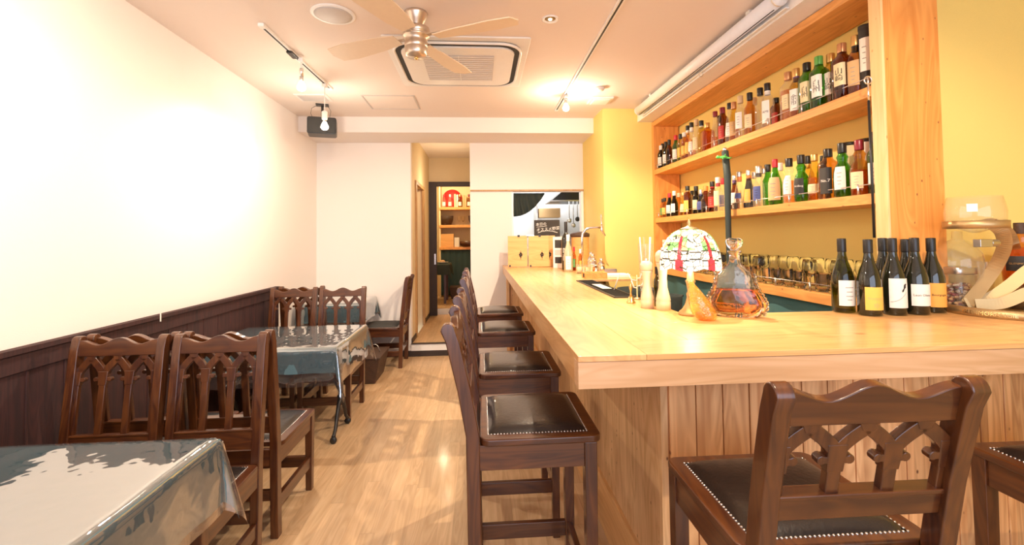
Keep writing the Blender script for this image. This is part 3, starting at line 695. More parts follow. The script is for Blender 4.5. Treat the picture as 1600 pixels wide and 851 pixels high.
for a, b, c, e in ((-.25, .25, -.23, -.215), (-.25, .25, .215, .23), (-.25, -.235, -.215, .215), (.235, .25, -.215, .215)): f.box(a, b, c, e, -.006, 0)
f.build('frame', 'grey_panel', hp, .001); MB().box(-.232, .232, -.212, .212, -.003, 0).build('panel', 'ceiling_paint', hp)
rg = thing('ceiling_register', 'small grey air register near the left end of the soffit', 'vent', (-1.57, 4.42, ZC))
MB().box(-.15, .15, -.11, .11, -.008, 0).build('frame', 'white_plastic', rg, .003)
g = MB().box(-.12, .12, -.085, .085, -.011, -.008)
for i in range(-4, 5): g.box(-.12, .12, i*.018-.003, i*.018+.003, -.014, -.011)
g.build('grille', 'grey_panel', rg)
rg = thing('ceiling_exhaust_vent', 'square white exhaust vent beside the yellow pillar on the ceiling', 'vent', (1.20, 4.40, ZC))
MB().box(-.11, .11, -.11, .11, -.02, 0).build('frame', 'white_plastic', rg, .006); MB().box(-.08, .08, -.08, .08, -.03, -.02).build('grille', 'white_plastic', rg, .004)
tag(MB().lathe([(.045, 0), (.048, -.012), (.04, -.026), (.015, -.03)], 24).build('smoke_alarm', 'white_enamel', loc=(1.10, 4.05, ZC)), 'small round white smoke alarm on the ceiling near the exhaust vent', 'smoke alarm')
# black speaker
sp = thing('hanging_speaker', 'black box loudspeaker hanging from ceiling bracket in left back corner', 'speaker', (-1.57, 4.66, 2.79), RAD(14))
b = MB(); b.prism([(x, y) for x, y in rrect(.135, .085, .02)], (0, 0, -.23), (1, 0, 0), (0, .06, 1), .15); b.build('cabinet', 'black_plastic', sp, .006)
b = MB(); b.prism([(x, y) for x, y in rrect(.125, .075, .015)], (0, -.079, -.225), (1, 0, 0), (0, .06, 1), .006); b.build('speaker_grille', 'dark_slot', sp)
MB().box(-.06, .06, -.04, .04, -.012, 0).tube([(0, 0, -.01), (0, 0, -.15)], .012, 8).build('bracket', 'black_plastic', sp, .002)
MB().tube([(-.05, 0, -.01), (-.10, .01, -.04), (-.11, .02, -.09), (-.09, .05, -.14)], .002, 6).tube([(.05, 0, -.01), (.08, .01, -.06), (.06, .04, -.14)], .002, 6).build('cable', 'black_plastic', sp)
# roll up screen case
sc = thing('roller_screen_case', 'long white cylindrical roll-up screen case under the ceiling beam', 'screen case', (1.635, 3.42, 2.715))
MB().tube([(0, -1.09, 0), (0, 1.10, 0)], .043, 28).build('tube_case', 'white_enamel', sc)
MB().box(-.004, .002, -1.05, 1.08, -.0450, -.038).build('slit', 'dark_slot', sc)
for y in (-1.095, 1.10): MB().lathe([(.046, -.006), (.046, .006)], 28, M=Matrix.Translation((0, y, 0)) @ Matrix.Rotation(pi/2, 4, 'X')).build('end_cap', 'white_plastic', sc)
MB().box(.03, .052, -1.1, 1.1, -.06, -.05).build('hem_bar', 'white_plastic', sc, .003)
MB().tube([(.03+.015*cos(a), -.15+.0*a, -.075+.02*sin(a)) for a in [i*pi/8 for i in range(16)]], .002, 6, closed=True).build('pull_ring', 'steel', sc)
for y in (-.8, .8): MB().box(.0, .054, y-.02, y+.02, .035, .075).build('bracket', 'white_plastic', sc)

# ------------------------------------------------------------------ bottles
def shape(kind, R, Hh):
    """outline (r,z) from base to lip, neck radius, z where the cap starts"""
    nr = min(.0145, R*.42)
    if kind == 'bordeaux': return [(R*.9, 0), (R, .006), (R, Hh*.62), (R*.93, Hh*.67), (R*.6, Hh*.73), (nr*1.1, Hh*.77), (nr, Hh*.8), (nr, Hh)], nr, Hh*.82
    if kind == 'burgundy': return [(R*.9, 0), (R, .006), (R, Hh*.42), (R*.97, Hh*.48), (R*.8, Hh*.58), (R*.52, Hh*.69), (nr*1.15, Hh*.78), (nr, Hh*.84), (nr, Hh)], nr, Hh*.82
    if kind == 'whisky': return [(R*.92, 0), (R, .006), (R*1.0, Hh*.56), (R*.96, Hh*.62), (R*.72, Hh*.69), (nr*1.35, Hh*.745), (nr*1.25, Hh*.80), (nr*1.15, Hh*.86), (nr*1.15, Hh)], nr*1.15, Hh*.83
    if kind == 'bulb': return [(R*.85, 0), (R*.95, .01), (R, Hh*.2), (R*1.0, Hh*.42), (R*.85, Hh*.55), (R*.5, Hh*.64), (nr*1.6, Hh*.70), (nr*1.9, Hh*.74), (nr*1.3, Hh*.80), (nr*1.2, Hh)], nr*1.2, Hh*.82
    if kind == 'cone': return [(R*.92, 0), (R, .006), (R*.98, Hh*.3), (R*.80, Hh*.5), (R*.55, Hh*.66), (nr*1.2, Hh*.78), (nr*1.1, Hh)], nr*1.1, Hh*.86
    if kind == 'tube': return [(R*.97, 0), (R, .003), (R, Hh*.97), (R*.98, Hh)], R, Hh*.94
    return [(R*.93, 0), (R, .005), (R, Hh*.66), (R*.93, Hh*.72), (nr*1.4, Hh*.79), (nr*1.2, Hh*.84), (nr*1.2, Hh)], nr*1.2, Hh*.84   # square
BOTTLES = []
def bottle(label, loc, kind, R, Hh, gl, cap, lab=None, z0=.18, z1=.55, sq=None, text=None, ts=.02, tm='ink', liquid=None, level=.5, face=0, group=None, arc=1.25, neck=None, name='liquor_bottle', cat='bottle', n=20, text2=None, ts2=.01, tz2=0, art=None):
    t = thing(name, label, cat, loc, 0, group)
    prof, nr, zc = shape(kind, R, Hh)
    if kind == 'tube':
        bo = MB().lathe(prof, n, caps=(True, True)).build('tube_carton', gl, t); MB().lathe([(R*1.03, zc), (R*1.03, Hh*1.0)], n).build('cap', cap, t)
    else:
        bo = MB().lathe(prof, n, sq=sq, caps=(True, False)).build('glass_body', gl, t)
        cr = nr+.0022 if not sq else nr+.003
        MB().lathe([(cr, zc), (cr*1.03, zc+.003), (cr*1.03, Hh-.002), (cr*.97, Hh+.001), (cr*.3, Hh+.0015)], 16).build('cap', cap, t)
    if liquid:
        lv = Hh*level; lp = [(max(r-.003, .002), max(z, .006)) for r, z in prof if z < lv]; lp.append((lp[-1][0]*.99, lv))
        MB().lathe(lp, n, sq=sq).build('liquid', liquid, t)
    def rad(z, a):
        r = R
        for (r0, za), (r1, zb) in zip(prof, prof[1:]):
            if za <= z <= zb and zb > za: r = r0+(r1-r0)*(z-za)/(zb-za)
        a0 = a
        q = 1/((abs(cos(a0))**sq+abs(sin(a0))**sq)**(1/sq)) if sq else 1
        return r*q
    if lab:
        fa = face; mb = MB(); na, nz = 14, 4
        def fn(u, v):
            a = fa+(u-.5)*arc*1.0; z = Hh*(z0+(z1-z0)*v); r = rad(z, a)+.0012; return (r*cos(a), r*sin(a), z)
        mb.grid(fn, na, nz)
        def put(txt, size, zz):
            vs, fs = text2d(txt, size, .9); out = []
            for a_, b_ in vs:
                ang = fa+a_/R; z = zz+b_; r = rad(z, ang)+.0022; out.append((r*cos(ang), r*sin(ang), z))
            mb.add(out, fs, 1)
        if text: put(text, ts, Hh*(z0+z1)/2)
        elif not art:
            zm = Hh*(z0+z1)/2; hh = Hh*(z1-z0)
            for q, wd in ((.22, .5), (.05, .36), (-.12, .44), (-.26, .3)):
                for sgn in (0,):
                    k = 6; a0 = fa-arc*wd/2*.8; a1 = fa+arc*wd/2*.8; zz = zm+hh*q; vs = []
                    for i in range(k+1):
                        aa = a0+(a1-a0)*i/k; r = rad(zz, aa)+.002
                        vs += [(r*cos(aa), r*sin(aa), zz-hh*.014), (r*cos(aa), r*sin(aa), zz+hh*.014)]
                    mb.add(vs, [(2*i, 2*i+2, 2*i+3, 2*i+1) for i in range(k)], 1)
        if art:
            for poly in art:
                out = []
                for a_, b_ in poly:
                    ang = fa+a_/R; z = Hh*(z0+z1)/2+b_; r = rad(z, ang)+.0022; out.append((r*cos(ang), r*sin(ang), z))
                mb.add(out, [tuple(range(len(out)))], 1)
        if text2: put(text2, ts2, Hh*(z0+z1)/2+tz2)
        mb.build('paper_label', [lab, tm if (text or text2 or art or lab in ('paper_black', 'paper_blue')) else 'grey_text'], bo)
    if neck:
        MB().lathe([(nr+.0015, Hh*.74 if kind != 'square' else Hh*.78), (nr+.0015, zc)], 14, caps=(False, False)).build('neck_band', neck, t)
    return t
def ray(px, py):
    d_ = f_+r_*((px-800)/711)-u_*((py-349)/711); return d_
def y_at(px, py, x):      # depth of the point seen at (px,py) that lies on the shelf plane x
    d_ = ray(px, py); return x/d_.x*d_.y
# upper shelf: (px, x, height, radius, shape, glass, cap, label, z0,z1, description, short, extra)
UP = [
 (1030, 1.90, .250, .034, 'bordeaux', 'dark_glass', 'cap_white', 'paper_white', 'slim dark bottle with white cap', 'pale-capped dark bottle', {}),
 (1035, 1.92, .270, .034, 'bordeaux', 'olive_glass', 'cap_black', 'paper_white', 'olive wine bottle with black cap', 'olive wine bottle', {}),
 (1040.5, 1.90, .262, .034, 'bordeaux', 'dark_glass', 'cap_black', 'paper_white', 'dark wine bottle with wide white label', 'wide-labelled bottle', {}),
 (1046, 1.91, .270, .035, 'bordeaux', 'brown_glass', 'cap_black', None, 'very dark unlabelled wine bottle', 'unlabelled dark bottle', {}),
 (1056.5, 1.90, .275, .036, 'whisky', 'green_glass', 'cap_red', 'paper_white', 'green bottle with red cap', 'red-capped green bottle', {}),
 (1064, 1.90, .262, .033, 'square', 'yellow_glass', 'cap_black', 'paper_yellow', 'yellow square bottle with black cap', 'yellow square bottle', {'sq': 5}),
 (1070, 1.89, .255, .033, 'square', 'amber_glass', 'cap_white', 'paper_yellow', 'amber square bottle with pale cap', 'amber square bottle', {'sq': 5}),
 (1075.5, 1.90, .305, .034, 'cone', 'amber_glass', 'cap_black', 'paper_yellow', 'amber bottle with tall dark neck', 'dark-necked bottle', {'neck': 'cap_white'}),
 (1081.5, 1.90, .315, .034, 'cone', 'clear_glass', 'cap_black', 'paper_white', 'clear bottle with dark cap', 'clear cone bottle', {'liquid': 'liquid_amber', 'neck': 'cap_white'}),
 (1089, 1.90, .320, .034, 'whisky', 'clear_glass', 'cap_tan', 'paper_cream', 'clear bottle with tall tan cap', 'tan-capped bottle', {}),
 (1097, 1.90, .285, .034, 'square', 'yellow_glass', 'cap_black', None, 'pale yellow bottle with black cap', 'pale yellow bottle', {'neck': 'cap_white'}),
 (1106, 1.92, .250, .048, 'square', 'amber_glass', 'cap_gold', None, 'broad orange jug bottle', 'orange jug bottle', {'sq': 6, 'liquid': 'liquid_amber', 'level': .7}),
 (1119, 1.90, .300, .037, 'cone', 'clear_glass', 'cap_maroon', None, 'clear bottle with maroon cap', 'maroon-capped bottle', {'liquid': 'liquid_amber', 'level': .3}),
 (1125, 1.96, .280, .030, 'whisky', 'clear_glass', 'cap_black', None, 'clear bottle with black cap set back', 'set-back bottle', {}),
 (1130.5, 1.89, .295, .035, 'square', 'brown_glass', 'cap_maroon', 'paper_red', 'dark bottle with red cap and red label', 'red-labelled bottle', {'sq': 5}),
 (1142, 1.90, .305, .037, 'cone', 'clear_glass', 'cap_black', 'paper_white', 'clear bottle with white label', 'white-labelled clear bottle', {}),
 (1148.5, 1.91, .300, .034, 'whisky', 'yellow_glass', 'cap_copper', 'paper_tan', 'amber bottle with copper cap', 'copper-capped amber bottle', {'liquid': 'liquid_amber'}),
 (1159, 1.89, .310, .039, 'whisky', 'clear_glass', 'cap_tan', 'paper_white', 'clear bottle with tan foil cap', 'foil-capped clear bottle', {'z0': .22, 'z1': .60}),
 (1174, 1.90, .300, .040, 'whisky', 'amber_glass', 'cap_black', 'paper_cream', 'olive amber bottle with black cap', 'olive amber bottle', {'z0': .16, 'z1': .48}),
 (1181, 2.0, .300, .036, 'bordeaux', 'clear_glass', 'cap_tan', None, 'plain clear bottle in the rear row', 'rear clear bottle', {}),
 (1190.5, 1.91, .300, .036, 'whisky', 'clear_glass', 'cap_black', None, 'empty clear bottle with black cap', 'empty clear bottle', {}),
 (1202, 1.89, .295, .039, 'whisky', 'clear_glass', 'cap_black', 'paper_white', 'clear bottle with long white label', 'long-labelled bottle', {'z0': .1, 'z1': .6, 'neck': 'paper_white', 'text': 'AMI', 'ts': .022}),
 (1215, 1.95, .200, .030, 'square', 'brown_glass', 'cap_black', 'paper_red', 'short dark red bottle', 'short red bottle', {'sq': 5}),
 (1235, 1.90, .300, .040, 'square', 'clear_glass', 'cap_copper', 'paper_cream', 'square pink amber bottle with copper cap', 'pink amber bottle', {'sq': 5, 'liquid': 'liquid_amber', 'level': .62, 'z0': .22, 'z1': .52}),
 (1248, 1.89, .290, .041, 'whisky', 'yellow_glass', 'cap_gold', 'paper_white', 'whisky bottle with gold and purple cap', 'purple-banded bottle', {'neck': 'cap_purple', 'text': '余\n市', 'ts': .034, 'z0': .12, 'z1': .56}),
 (1265, 1.89, .290, .040, 'square', 'green_glass', 'cap_black', 'paper_cream', 'green whisky bottle with dark cap', 'dark-capped green bottle', {'sq': 5, 'text': '白\n州', 'ts': .034, 'z0': .2, 'z1': .6}),
 (1284, 1.89, .290, .042, 'square', 'green_glass', 'cap_green', 'paper_white', 'green whisky bottle with bright green cap', 'green-capped bottle', {'sq': 5, 'text': '白\n州', 'ts': .038, 'z0': .2, 'z1': .62}),
 (1303, 1.93, .290, .042, 'square', 'yellow_glass', 'cap_gold', 'paper_white', 'pale whisky bottle with gold cap', 'pale whisky bottle', {'sq': 5, 'liquid': 'liquid_amber', 'level': .6, 'text': '山\n崎', 'ts': .036, 'z0': .2, 'z1': .62}),
 (1321, 1.885, .290, .042, 'square', 'brown_glass', 'cap_copper', 'paper_cream', 'dark amber whisky bottle with cream label', 'cream-labelled whisky', {'sq': 5, 'text': '山\n崎', 'ts': .038, 'z0': .22, 'z1': .62}),
 (1343, 1.90, .300, .041, 'whisky', 'amber_glass', 'cap_gold', 'paper_tan', 'amber whisky bottle with square brown label', 'brown-labelled whisky', {'z0': .14, 'z1': .56, 'liquid': 'liquid_amber', 'neck': 'cap_black'}),
 (1361, 1.915, .330, .034, 'tube', 'paper_black', 'paper_black', 'paper_white', 'tall black and white patterned tube', 'patterned tube', {'z0': .3, 'z1': .8}),
]
LO = [
 (1033, 1.91, .200, .030, 'bordeaux', 'yellow_glass', 'cap_black', 'paper_green', 'small bottle with green label', 'small green-labelled bottle', {}),
 (1039, 1.89, .200, .030, 'bordeaux', 'yellow_glass', 'cap_black', 'paper_yellow', 'small bottle with yellow label', 'small yellow-labelled bottle', {}),
 (1046.5, 1.89, .235, .036, 'burgundy', 'dark_glass', 'cap_red', 'paper_white', 'dark wine bottle with red cap', 'red-capped wine', {}),
 (1054, 1.885, .245, .036, 'burgundy', 'dark_glass', 'cap_white', 'paper_white', 'dark wine bottle with white cap', 'white-capped wine', {}),
 (1061, 1.93, .225, .036, 'bulb', 'yellow_glass', 'cap_tan', None, 'pale bulbous bottle', 'pale bulbous bottle', {}),
 (1068, 1.90, .215, .034, 'cone', 'yellow_glass', 'cap_gold', 'paper_cream', 'yellow tapered bottle with gold cap', 'gold-capped tapered bottle', {}),
 (1075, 1.885, .260, .036, 'square', 'brown_glass', 'cap_black', 'paper_yellow', 'dark bottle with yellow label', 'yellow-labelled dark bottle', {'z0': .1, 'z1': .5, 'neck': 'cap_gold'}),
 (1082, 1.96, .225, .034, 'bordeaux', 'brown_glass', 'cap_black', None, 'dark brown rear bottle', 'brown rear bottle', {}),
 (1088.5, 1.89, .242, .034, 'whisky', 'dark_glass', 'cap_black', 'paper_cream', 'slim black bottle', 'slim black bottle', {}),
 (1096, 1.88, .200, .036, 'bulb', 'blue_glass', 'cap_silver', 'paper_blue', 'round blue-edged bottle', 'blue-edged bottle', {'neck': 'cap_silver'}),
 (1103.5, 1.885, .222, .038, 'bulb', 'brown_glass', 'cap_orange', None, 'brown bottle with orange cap', 'orange-capped bottle', {}),
 (1114, 1.89, .248, .037, 'whisky', 'brown_glass', 'cap_black', 'paper_red', 'red liqueur bottle with black cap', 'red liqueur bottle', {'neck': 'cap_red', 'liquid': 'liquid_red'}),
 (1123, 1.89, .270, .035, 'whisky', 'clear_glass', 'cap_white', 'paper_cream', 'clear bottle with white and red cap', 'white and red capped bottle', {'neck': 'cap_red', 'z0': .15, 'z1': .6}),
 (1130.5, 1.96, .270, .034, 'bordeaux', 'clear_glass', 'cap_red', 'paper_blue', 'rear bottle with bright red top', 'red-topped rear bottle', {}),
 (1149, 1.93, .262, .034, 'cone', 'brown_glass', 'cap_silver', 'paper_white', 'dark bottle with silver cap', 'silver-capped dark bottle', {'neck': 'cap_purple'}),
 (1156.5, 1.885, .270, .038, 'cone', 'clear_glass', 'cap_silver', 'paper_blue', 'clear bottle with orange neck band', 'orange-banded clear bottle', {'neck': 'cap_orange', 'z0': .28, 'z1': .42}),
 (1171.5, 1.91, .270, .038, 'cone', 'blue_glass', 'cap_silver', 'paper_orange', 'deep blue bottle with orange neck band', 'deep blue bottle', {'neck': 'cap_orange'}),
 (1180, 1.97, .262, .034, 'bordeaux', 'clear_glass', 'cap_silver', None, 'clear rear bottle with silver cap', 'clear silver-capped rear bottle', {}),
 (1187, 1.885, .275, .040, 'bulb', 'clear_glass', 'cap_silver', 'paper_blue', 'clear bottle with colourful blue label', 'colourful-labelled bottle', {'neck': 'cap_black'}),
 (1195, 1.93, .262, .036, 'cone', 'clear_glass', 'cap_silver', None, 'clear tapered bottle with silver top', 'silver-topped tapered bottle', {}),
 (1201.5, 1.95, .285, .035, 'whisky', 'green_glass', 'cap_black', None, 'plain green bottle with black cap', 'plain green bottle', {}),
 (1213, 1.88, .290, .041, 'burgundy', 'green_glass', 'cap_red', 'paper_tan', 'green whisky bottle with large tan label', 'tan-labelled green bottle', {'z0': .10, 'z1': .60, 'arc': 2.2}),
 (1221, 1.97, .280, .036, 'bordeaux', 'clear_glass', 'cap_white', None, 'clear rear bottle with white cap', 'white-capped rear bottle', {}),
 (1235, 1.89, .275, .038, 'bulb', 'clear_glass', 'cap_black', 'paper_white', 'clear whisky bottle with tall white label', 'tall-labelled whisky', {'liquid': 'liquid_amber', 'z0': .2, 'z1': .62}),
 (1254, 1.885, .275, .041, 'bulb', 'green_glass', 'cap_black', 'paper_black', 'green bulb-necked bottle with black label', 'black-labelled green bottle', {'text': 'Ardbeg', 'ts': .016, 'tm': 'paper_white', 'z0': .16, 'z1': .5}),
 (1264, 1.99, .285, .036, 'whisky', 'yellow_glass', 'cap_black', 'paper_cream', 'yellow rear bottle with black and gold cap', 'black and gold capped bottle', {'neck': 'cap_gold'}),
 (1275, 1.91, .265, .040, 'cone', 'yellow_glass', 'cap_gold', 'paper_cream', 'amber tapered bottle with gold cap', 'gold-capped amber bottle', {'liquid': 'liquid_amber', 'z0': .16, 'z1': .36}),
 (1289, 1.98, .262, .034, 'bordeaux', 'dark_glass', 'cap_black', None, 'dark rear bottle with black cap', 'dark rear bottle', {}),
 (1296.5, 1.885, .270, .040, 'square', 'amber_glass', 'cap_black', 'paper_black', 'square whiskey bottle with black label', 'square black-labelled whiskey', {'sq': 6, 'text': 'No.7', 'ts': .022, 'tm': 'paper_white', 'z0': .1, 'z1': .62, 'arc': 1.5}),
 (1319, 1.885, .282, .043, 'bulb', 'green_glass', 'cap_black', 'paper_white', 'broad green bottle with white label', 'broad green bottle', {'z0': .14, 'z1': .56}),
 (1331, 1.98, .298, .038, 'tube', 'paper_cream', 'cap_black', 'paper_tan', 'cream carton tube with black lid', 'cream carton tube', {}),
 (1346, 1.885, .275, .043, 'bulb', 'amber_glass', 'cap_maroon', 'paper_cream', 'round amber bottle with maroon cap', 'maroon-capped amber bottle', {'liquid': 'liquid_amber', 'level': .45, 'z0': .12, 'z1': .42}),
 (1357, 1.98, .295, .037, 'tube', 'paper_white', 'cap_black', 'paper_cream', 'white carton tube with black lid', 'white carton tube', {}),
 (1371, 1.905, .300, .034, 'bordeaux', 'green_glass', 'cap_black', 'paper_white', 'green bottle right against the end post', 'end-post bottle', {}),
]
def row(tab, zs, where, grp):
    prev = None
    for px, X, hh, R, kind, gl, cap, lab, desc, short, ex in tab:
        yy = y_at(px, 330 if zs < 2 else 240, X)
        yy = min(max(yy, 1.98+R), 4.66-R)
        tail = f', {where} right of the {prev}' if prev else f', leftmost on the {where}'
        text_ = desc+tail if prev else desc+tail
        words_ = text_.split()
        if len(words_) > 16: text_ = f'{desc}, {where}'
        bottle(text_, (X, yy, zs), kind, R, hh, gl, cap, lab, face=atan2(-yy, -X)*.55+(-pi)*.45, group=grp,
               z0=ex.get('z0', .15), z1=ex.get('z1', .5), sq=ex.get('sq'), text=ex.get('text'), ts=ex.get('ts', .02), tm=ex.get('tm', 'ink'),
               liquid=ex.get('liquid'), level=ex.get('level', .5), arc=ex.get('arc', 1.3), neck=ex.get('neck'))
        prev = short
row(UP, 2.1255, 'upper shelf', 'liquor bottles on the upper shelf')
row(LO, 1.6185, 'lower shelf', 'liquor bottles on the lower shelf')

# wine bottles on the counter
WB = 'wine bottles on the counter'
def wine(label, x, y, h, gl, lab, z0, z1, text=None, ts=.012, cap='cap_black', tm='ink', R=.043, arc=1.8, text2=None, ts2=.01, tz2=0, neck=None, art=None):
    return bottle(label, (x, y, CZ+.0005), 'burgundy', R, h, gl, cap, lab, z0, z1, face=atan2(-y, -x)+.55, text=text, ts=ts, tm=tm, arc=arc, group=WB, n=36, name='wine_bottle', text2=text2, ts2=ts2, tz2=tz2, neck=neck, art=art)
wine('olive wine bottle with white label, leftmost of the counter bottles', 1.575, 1.885, .318, 'olive_glass', 'paper_white', .10, .44)
wine('wine bottle with yellow-orange label, front left of the counter bottles', 1.620, 1.800, .314, 'black_wine_glass', 'paper_yellow', .08, .38, text='Bourgogne', ts=.013, tm='paper_tan', text2='✻', ts2=.03, tz2=-.028)
wine('unlabelled wine bottle standing behind, left of the bird-label bottle', 1.765, 1.885, .318, 'black_wine_glass', None, .1, .4)
bird = [[(.004, .012), (.010, .020), (.012, .034), (.019, .040), (.024, .038), (.020, .032), (.021, .024), (.014, .018), (.010, .008), (.004, .004)]]
for k in range(9):
    a0, a1 = k/9, (k+1)/9; f0 = lambda q: (-.034+.056*q, -.036+.040*q*q); (p0, p1) = f0(a0), f0(a1)
    bird.append([(p0[0], p0[1]), (p1[0], p1[1]), (p1[0], p1[1]+.0012), (p0[0], p0[1]+.0012)])
w3 = wine('wine bottle with white label bearing a small dark bird figure', 1.728, 1.800, .318, 'black_wine_glass', 'paper_white', .10, .48, art=bird)
wine('wine bottle with gold-marked neck in the rear row', 1.872, 1.885, .312, 'black_wine_glass', None, .1, .4)
wine('wine bottle with pale grey handwritten label', 1.828, 1.800, .318, 'black_wine_glass', 'paper_white', .12, .40, text='Leon Olivier', ts=.0125, R=.0435)
wine('wine bottle with deep orange label, rightmost of the counter bottles', 1.940, 1.835, .316, 'black_wine_glass', 'paper_orange', .08, .40, text='Bourgogne', ts=.012)

# ------------------------------------------------------------------ things on the counter near the lamp
lamp = thing('stained_glass_lamp', 'small lit stained glass dome lamp with red dragonflies on the counter', 'table lamp', (.905, 1.915, CZ))
MB().lathe([(.052, 0), (.054, .006), (.048, .014), (.036, .024), (.024, .045), (.016, .075), (.019, .088), (.013, .10), (.017, .13), (.021, .145), (.015, .152), (.010, .20)], 28).build('base', 'gold_metal', lamp)
glz = ('shade_white', (1, .93, .74), 1.5), ('shade_red', (.85, .04, .06), .8), ('shade_green', (.22, .60, .16), 1.0), ('shade_amber', (1, .68, .25), 1.2)
for nm, c, e in glz:
    m, n, p = nt(nm); p.inputs['Base Color'].default_value = (*c, 1); p.inputs['Roughness'].default_value = .25
    tc = n.nodes.new('ShaderNodeTexCoord'); vo = n.nodes.new('ShaderNodeTexVoronoi'); vo.feature = 'DISTANCE_TO_EDGE'; vo.inputs['Scale'].default_value = 38
    link(n, tc.outputs['Object'], vo.inputs['Vector']); r2 = n.nodes.new('ShaderNodeValToRGB'); r2.color_ramp.elements[0].position = .03; r2.color_ramp.elements[1].position = .06
    r2.color_ramp.elements[0].color = (.04, .04, .02, 1); r2.color_ramp.elements[1].color = (*c, 1); link(n, vo.outputs['Distance'], r2.inputs[0])
    link(n, r2.outputs[0], p.inputs['Base Color']); link(n, r2.outputs[0], p.inputs['Emission Color']); p.inputs['Emission Strength'].default_value = e*.55; MATS[nm] = m
nu, nv = 96, 40; mb = MB(); vs = []
for j in range(nv+1):
    t = j/nv; a = t*pi/2*.92
    for i in range(nu):
        th = 2*pi*i/nu; R = .128*cos(a)**.75*(1+.015*cos(6*th)*(1-t)); z = .205+.165*sin(a)-(.012*abs(cos(3*th)) if j == 0 else 0)
        vs.append((R*cos(th), R*sin(th), z))
fs = []; mi = []
for j in range(nv):
    for i in range(nu): fs.append((j*nu+i, j*nu+(i+1) % nu, (j+1)*nu+(i+1) % nu, (j+1)*nu+i))
mb.add(vs, fs, 0, True)
rr = random.Random(4); cell = {}
for q in range(len(fs)):
    j, i = divmod(q, nu); k = (i+5) % 16
    if k in (0, 1) and j < 26 or (k in (15, 2) and j < 6): mb.m[q] = 1
    elif j in (5+(k > 5 and k < 12), 12-(k > 5 and k < 12)): mb.m[q] = 4
    elif j > 12:
        key = (i//4, j//5); cell.setdefault(key, rr.choice((0, 0, 2, 3, 0, 2, 0, 3))); mb.m[q] = cell[key]
    else: mb.m[q] = 0
mb.build('lamp_shade', ['shade_white', 'shade_red', 'shade_green', 'shade_amber', 'lead_line'], lamp)
MB().lathe([(.045, .366), (.03, .374), (.012, .380), (.007, .388), (.009, .396), (.005, .405), (.001, .412)], 20).build('finial', 'gold_metal', lamp)
point('stained_glass_lamp_light', (.905, 1.915, CZ+.24), 3.5, (1, .82, .55), .03).parent = None

def loft(secs, n=32, M=None, p=2.0):   # sections: z, half width, half depth
    vs = []
    for z, a, b in secs:
        for k in range(n):
            t = 2*pi*k/n; q = 1/((abs(cos(t))**p+abs(sin(t))**p)**(1/p)); vs.append((a*q*cos(t), b*q*sin(t), z))
    fs = [tuple(range(n-1, -1, -1)), tuple((len(secs)-1)*n+k for k in range(n))]
    for i in range(len(secs)-1):
        for k in range(n): fs.append((i*n+k, i*n+(k+1) % n, (i+1)*n+(k+1) % n, (i+1)*n+k))
    return MB().add(vs, fs, 0, True, M)
de = thing('crystal_decanter', 'clear crystal decanter half full of red-brown spirit with scalloped sides and glass stopper', 'decanter', (1.065, 1.845, CZ), -.52)
outer = [(0, .078, .032), (.006, .09, .036), (.02, .107, .042), (.04, .116, .046), (.06, .116, .046), (.075, .110, .045), (.09, .102, .043), (.11, .090, .040), (.13, .082, .037), (.15, .078, .035), (.17, .074, .033), (.19, .062, .030), (.205, .045, .026), (.218, .028, .022), (.235, .021, .020), (.262, .020, .020), (.268, .027, .026), (.275, .027, .026)]
loft(outer).build('body', 'cut_crystal', de)
loft([(.022, .070, .024), (.03, .082, .028), (.05, .092, .031), (.07, .090, .031), (.09, .082, .030), (.108, .074, .028), (.115, .072, .027)]).build('spirit', 'cognac', de)
loft([(.115, .070, .026), (.14, .064, .025), (.17, .058, .023), (.19, .046, .021), (.205, .03, .018), (.25, .012, .012)]).build('inner_wall', 'clear_glass', de)
loft([(.275, .014, .014), (.283, .018, .016), (.295, .030, .022), (.312, .034, .024), (.322, .031, .022), (.328, .02, .015)]).build('stopper', 'cut_crystal', de)
for s in (-1, 1):
    sc_ = MB()
    for z, a, b in outer[2:11]: sc_.sphere((s*(a-.002), 0, z), .0085, 6, sz=1.5)
    sc_.build('scalloped_edge', 'cut_crystal', de)
am = thing('amber_glass_ornament', 'amber cut-glass flask ornament leaning beside the decanter', 'ornament', (.880, 1.795, CZ), -.46)
sh_ = Matrix(((1, 0, -.38, .03), (0, 1, 0, 0), (0, 0, 1, 0), (0, 0, 0, 1)))
loft([(0, .030, .026), (.008, .040, .034), (.03, .048, .036), (.06, .044, .034), (.09, .034, .028), (.12, .022, .02), (.14, .013, .013), (.155, .010, .010)], 12, sh_).build('body', 'amber_ornament', am)
loft([(.008, .030, .026), (.02, .034, .028), (.03, .034, .028)], 16, sh_).build('thick_base', 'liquid_amber', am)
MB().sphere((-.01, -.012, .05), .013, 8).build('glass_bead', 'crystal', am)
def mill(label, x, y, h, R):
    t = thing('pepper_mill', label, 'pepper mill', (x, y, CZ), 0, 'pale pepper mills')
    MB().lathe([(R, 0), (R, .035), (R*.93, .04), (R, .046), (R*.9, .06), (R*.62, .10), (R*.55, h*.5), (R*.62, h*.62), (R*.85, h*.72), (R*.9, h*.75)], 28).build('body', 'pale_wood_mill', t)
    MB().lathe([(R*.7, h*.75), (R*.95, h*.77), (R*1.0, h*.86), (R*.85, h*.91), (R*.5, h*.945)], 28).build('turning_head', 'pale_wood_mill', t)
    MB().sphere((0, 0, h*.965), .008, 8).build('knob', 'cap_silver', t)
mill('pale wooden pepper mill, the left one beside the stained glass lamp', .79, 2.125, .235, .031)
mill('taller pale wooden mill directly left of the stained glass lamp', .842, 2.06, .29, .033)
bl = thing('brass_bell', 'small brass table bell near the pepper mills', 'bell', (.765, 2.285, CZ))
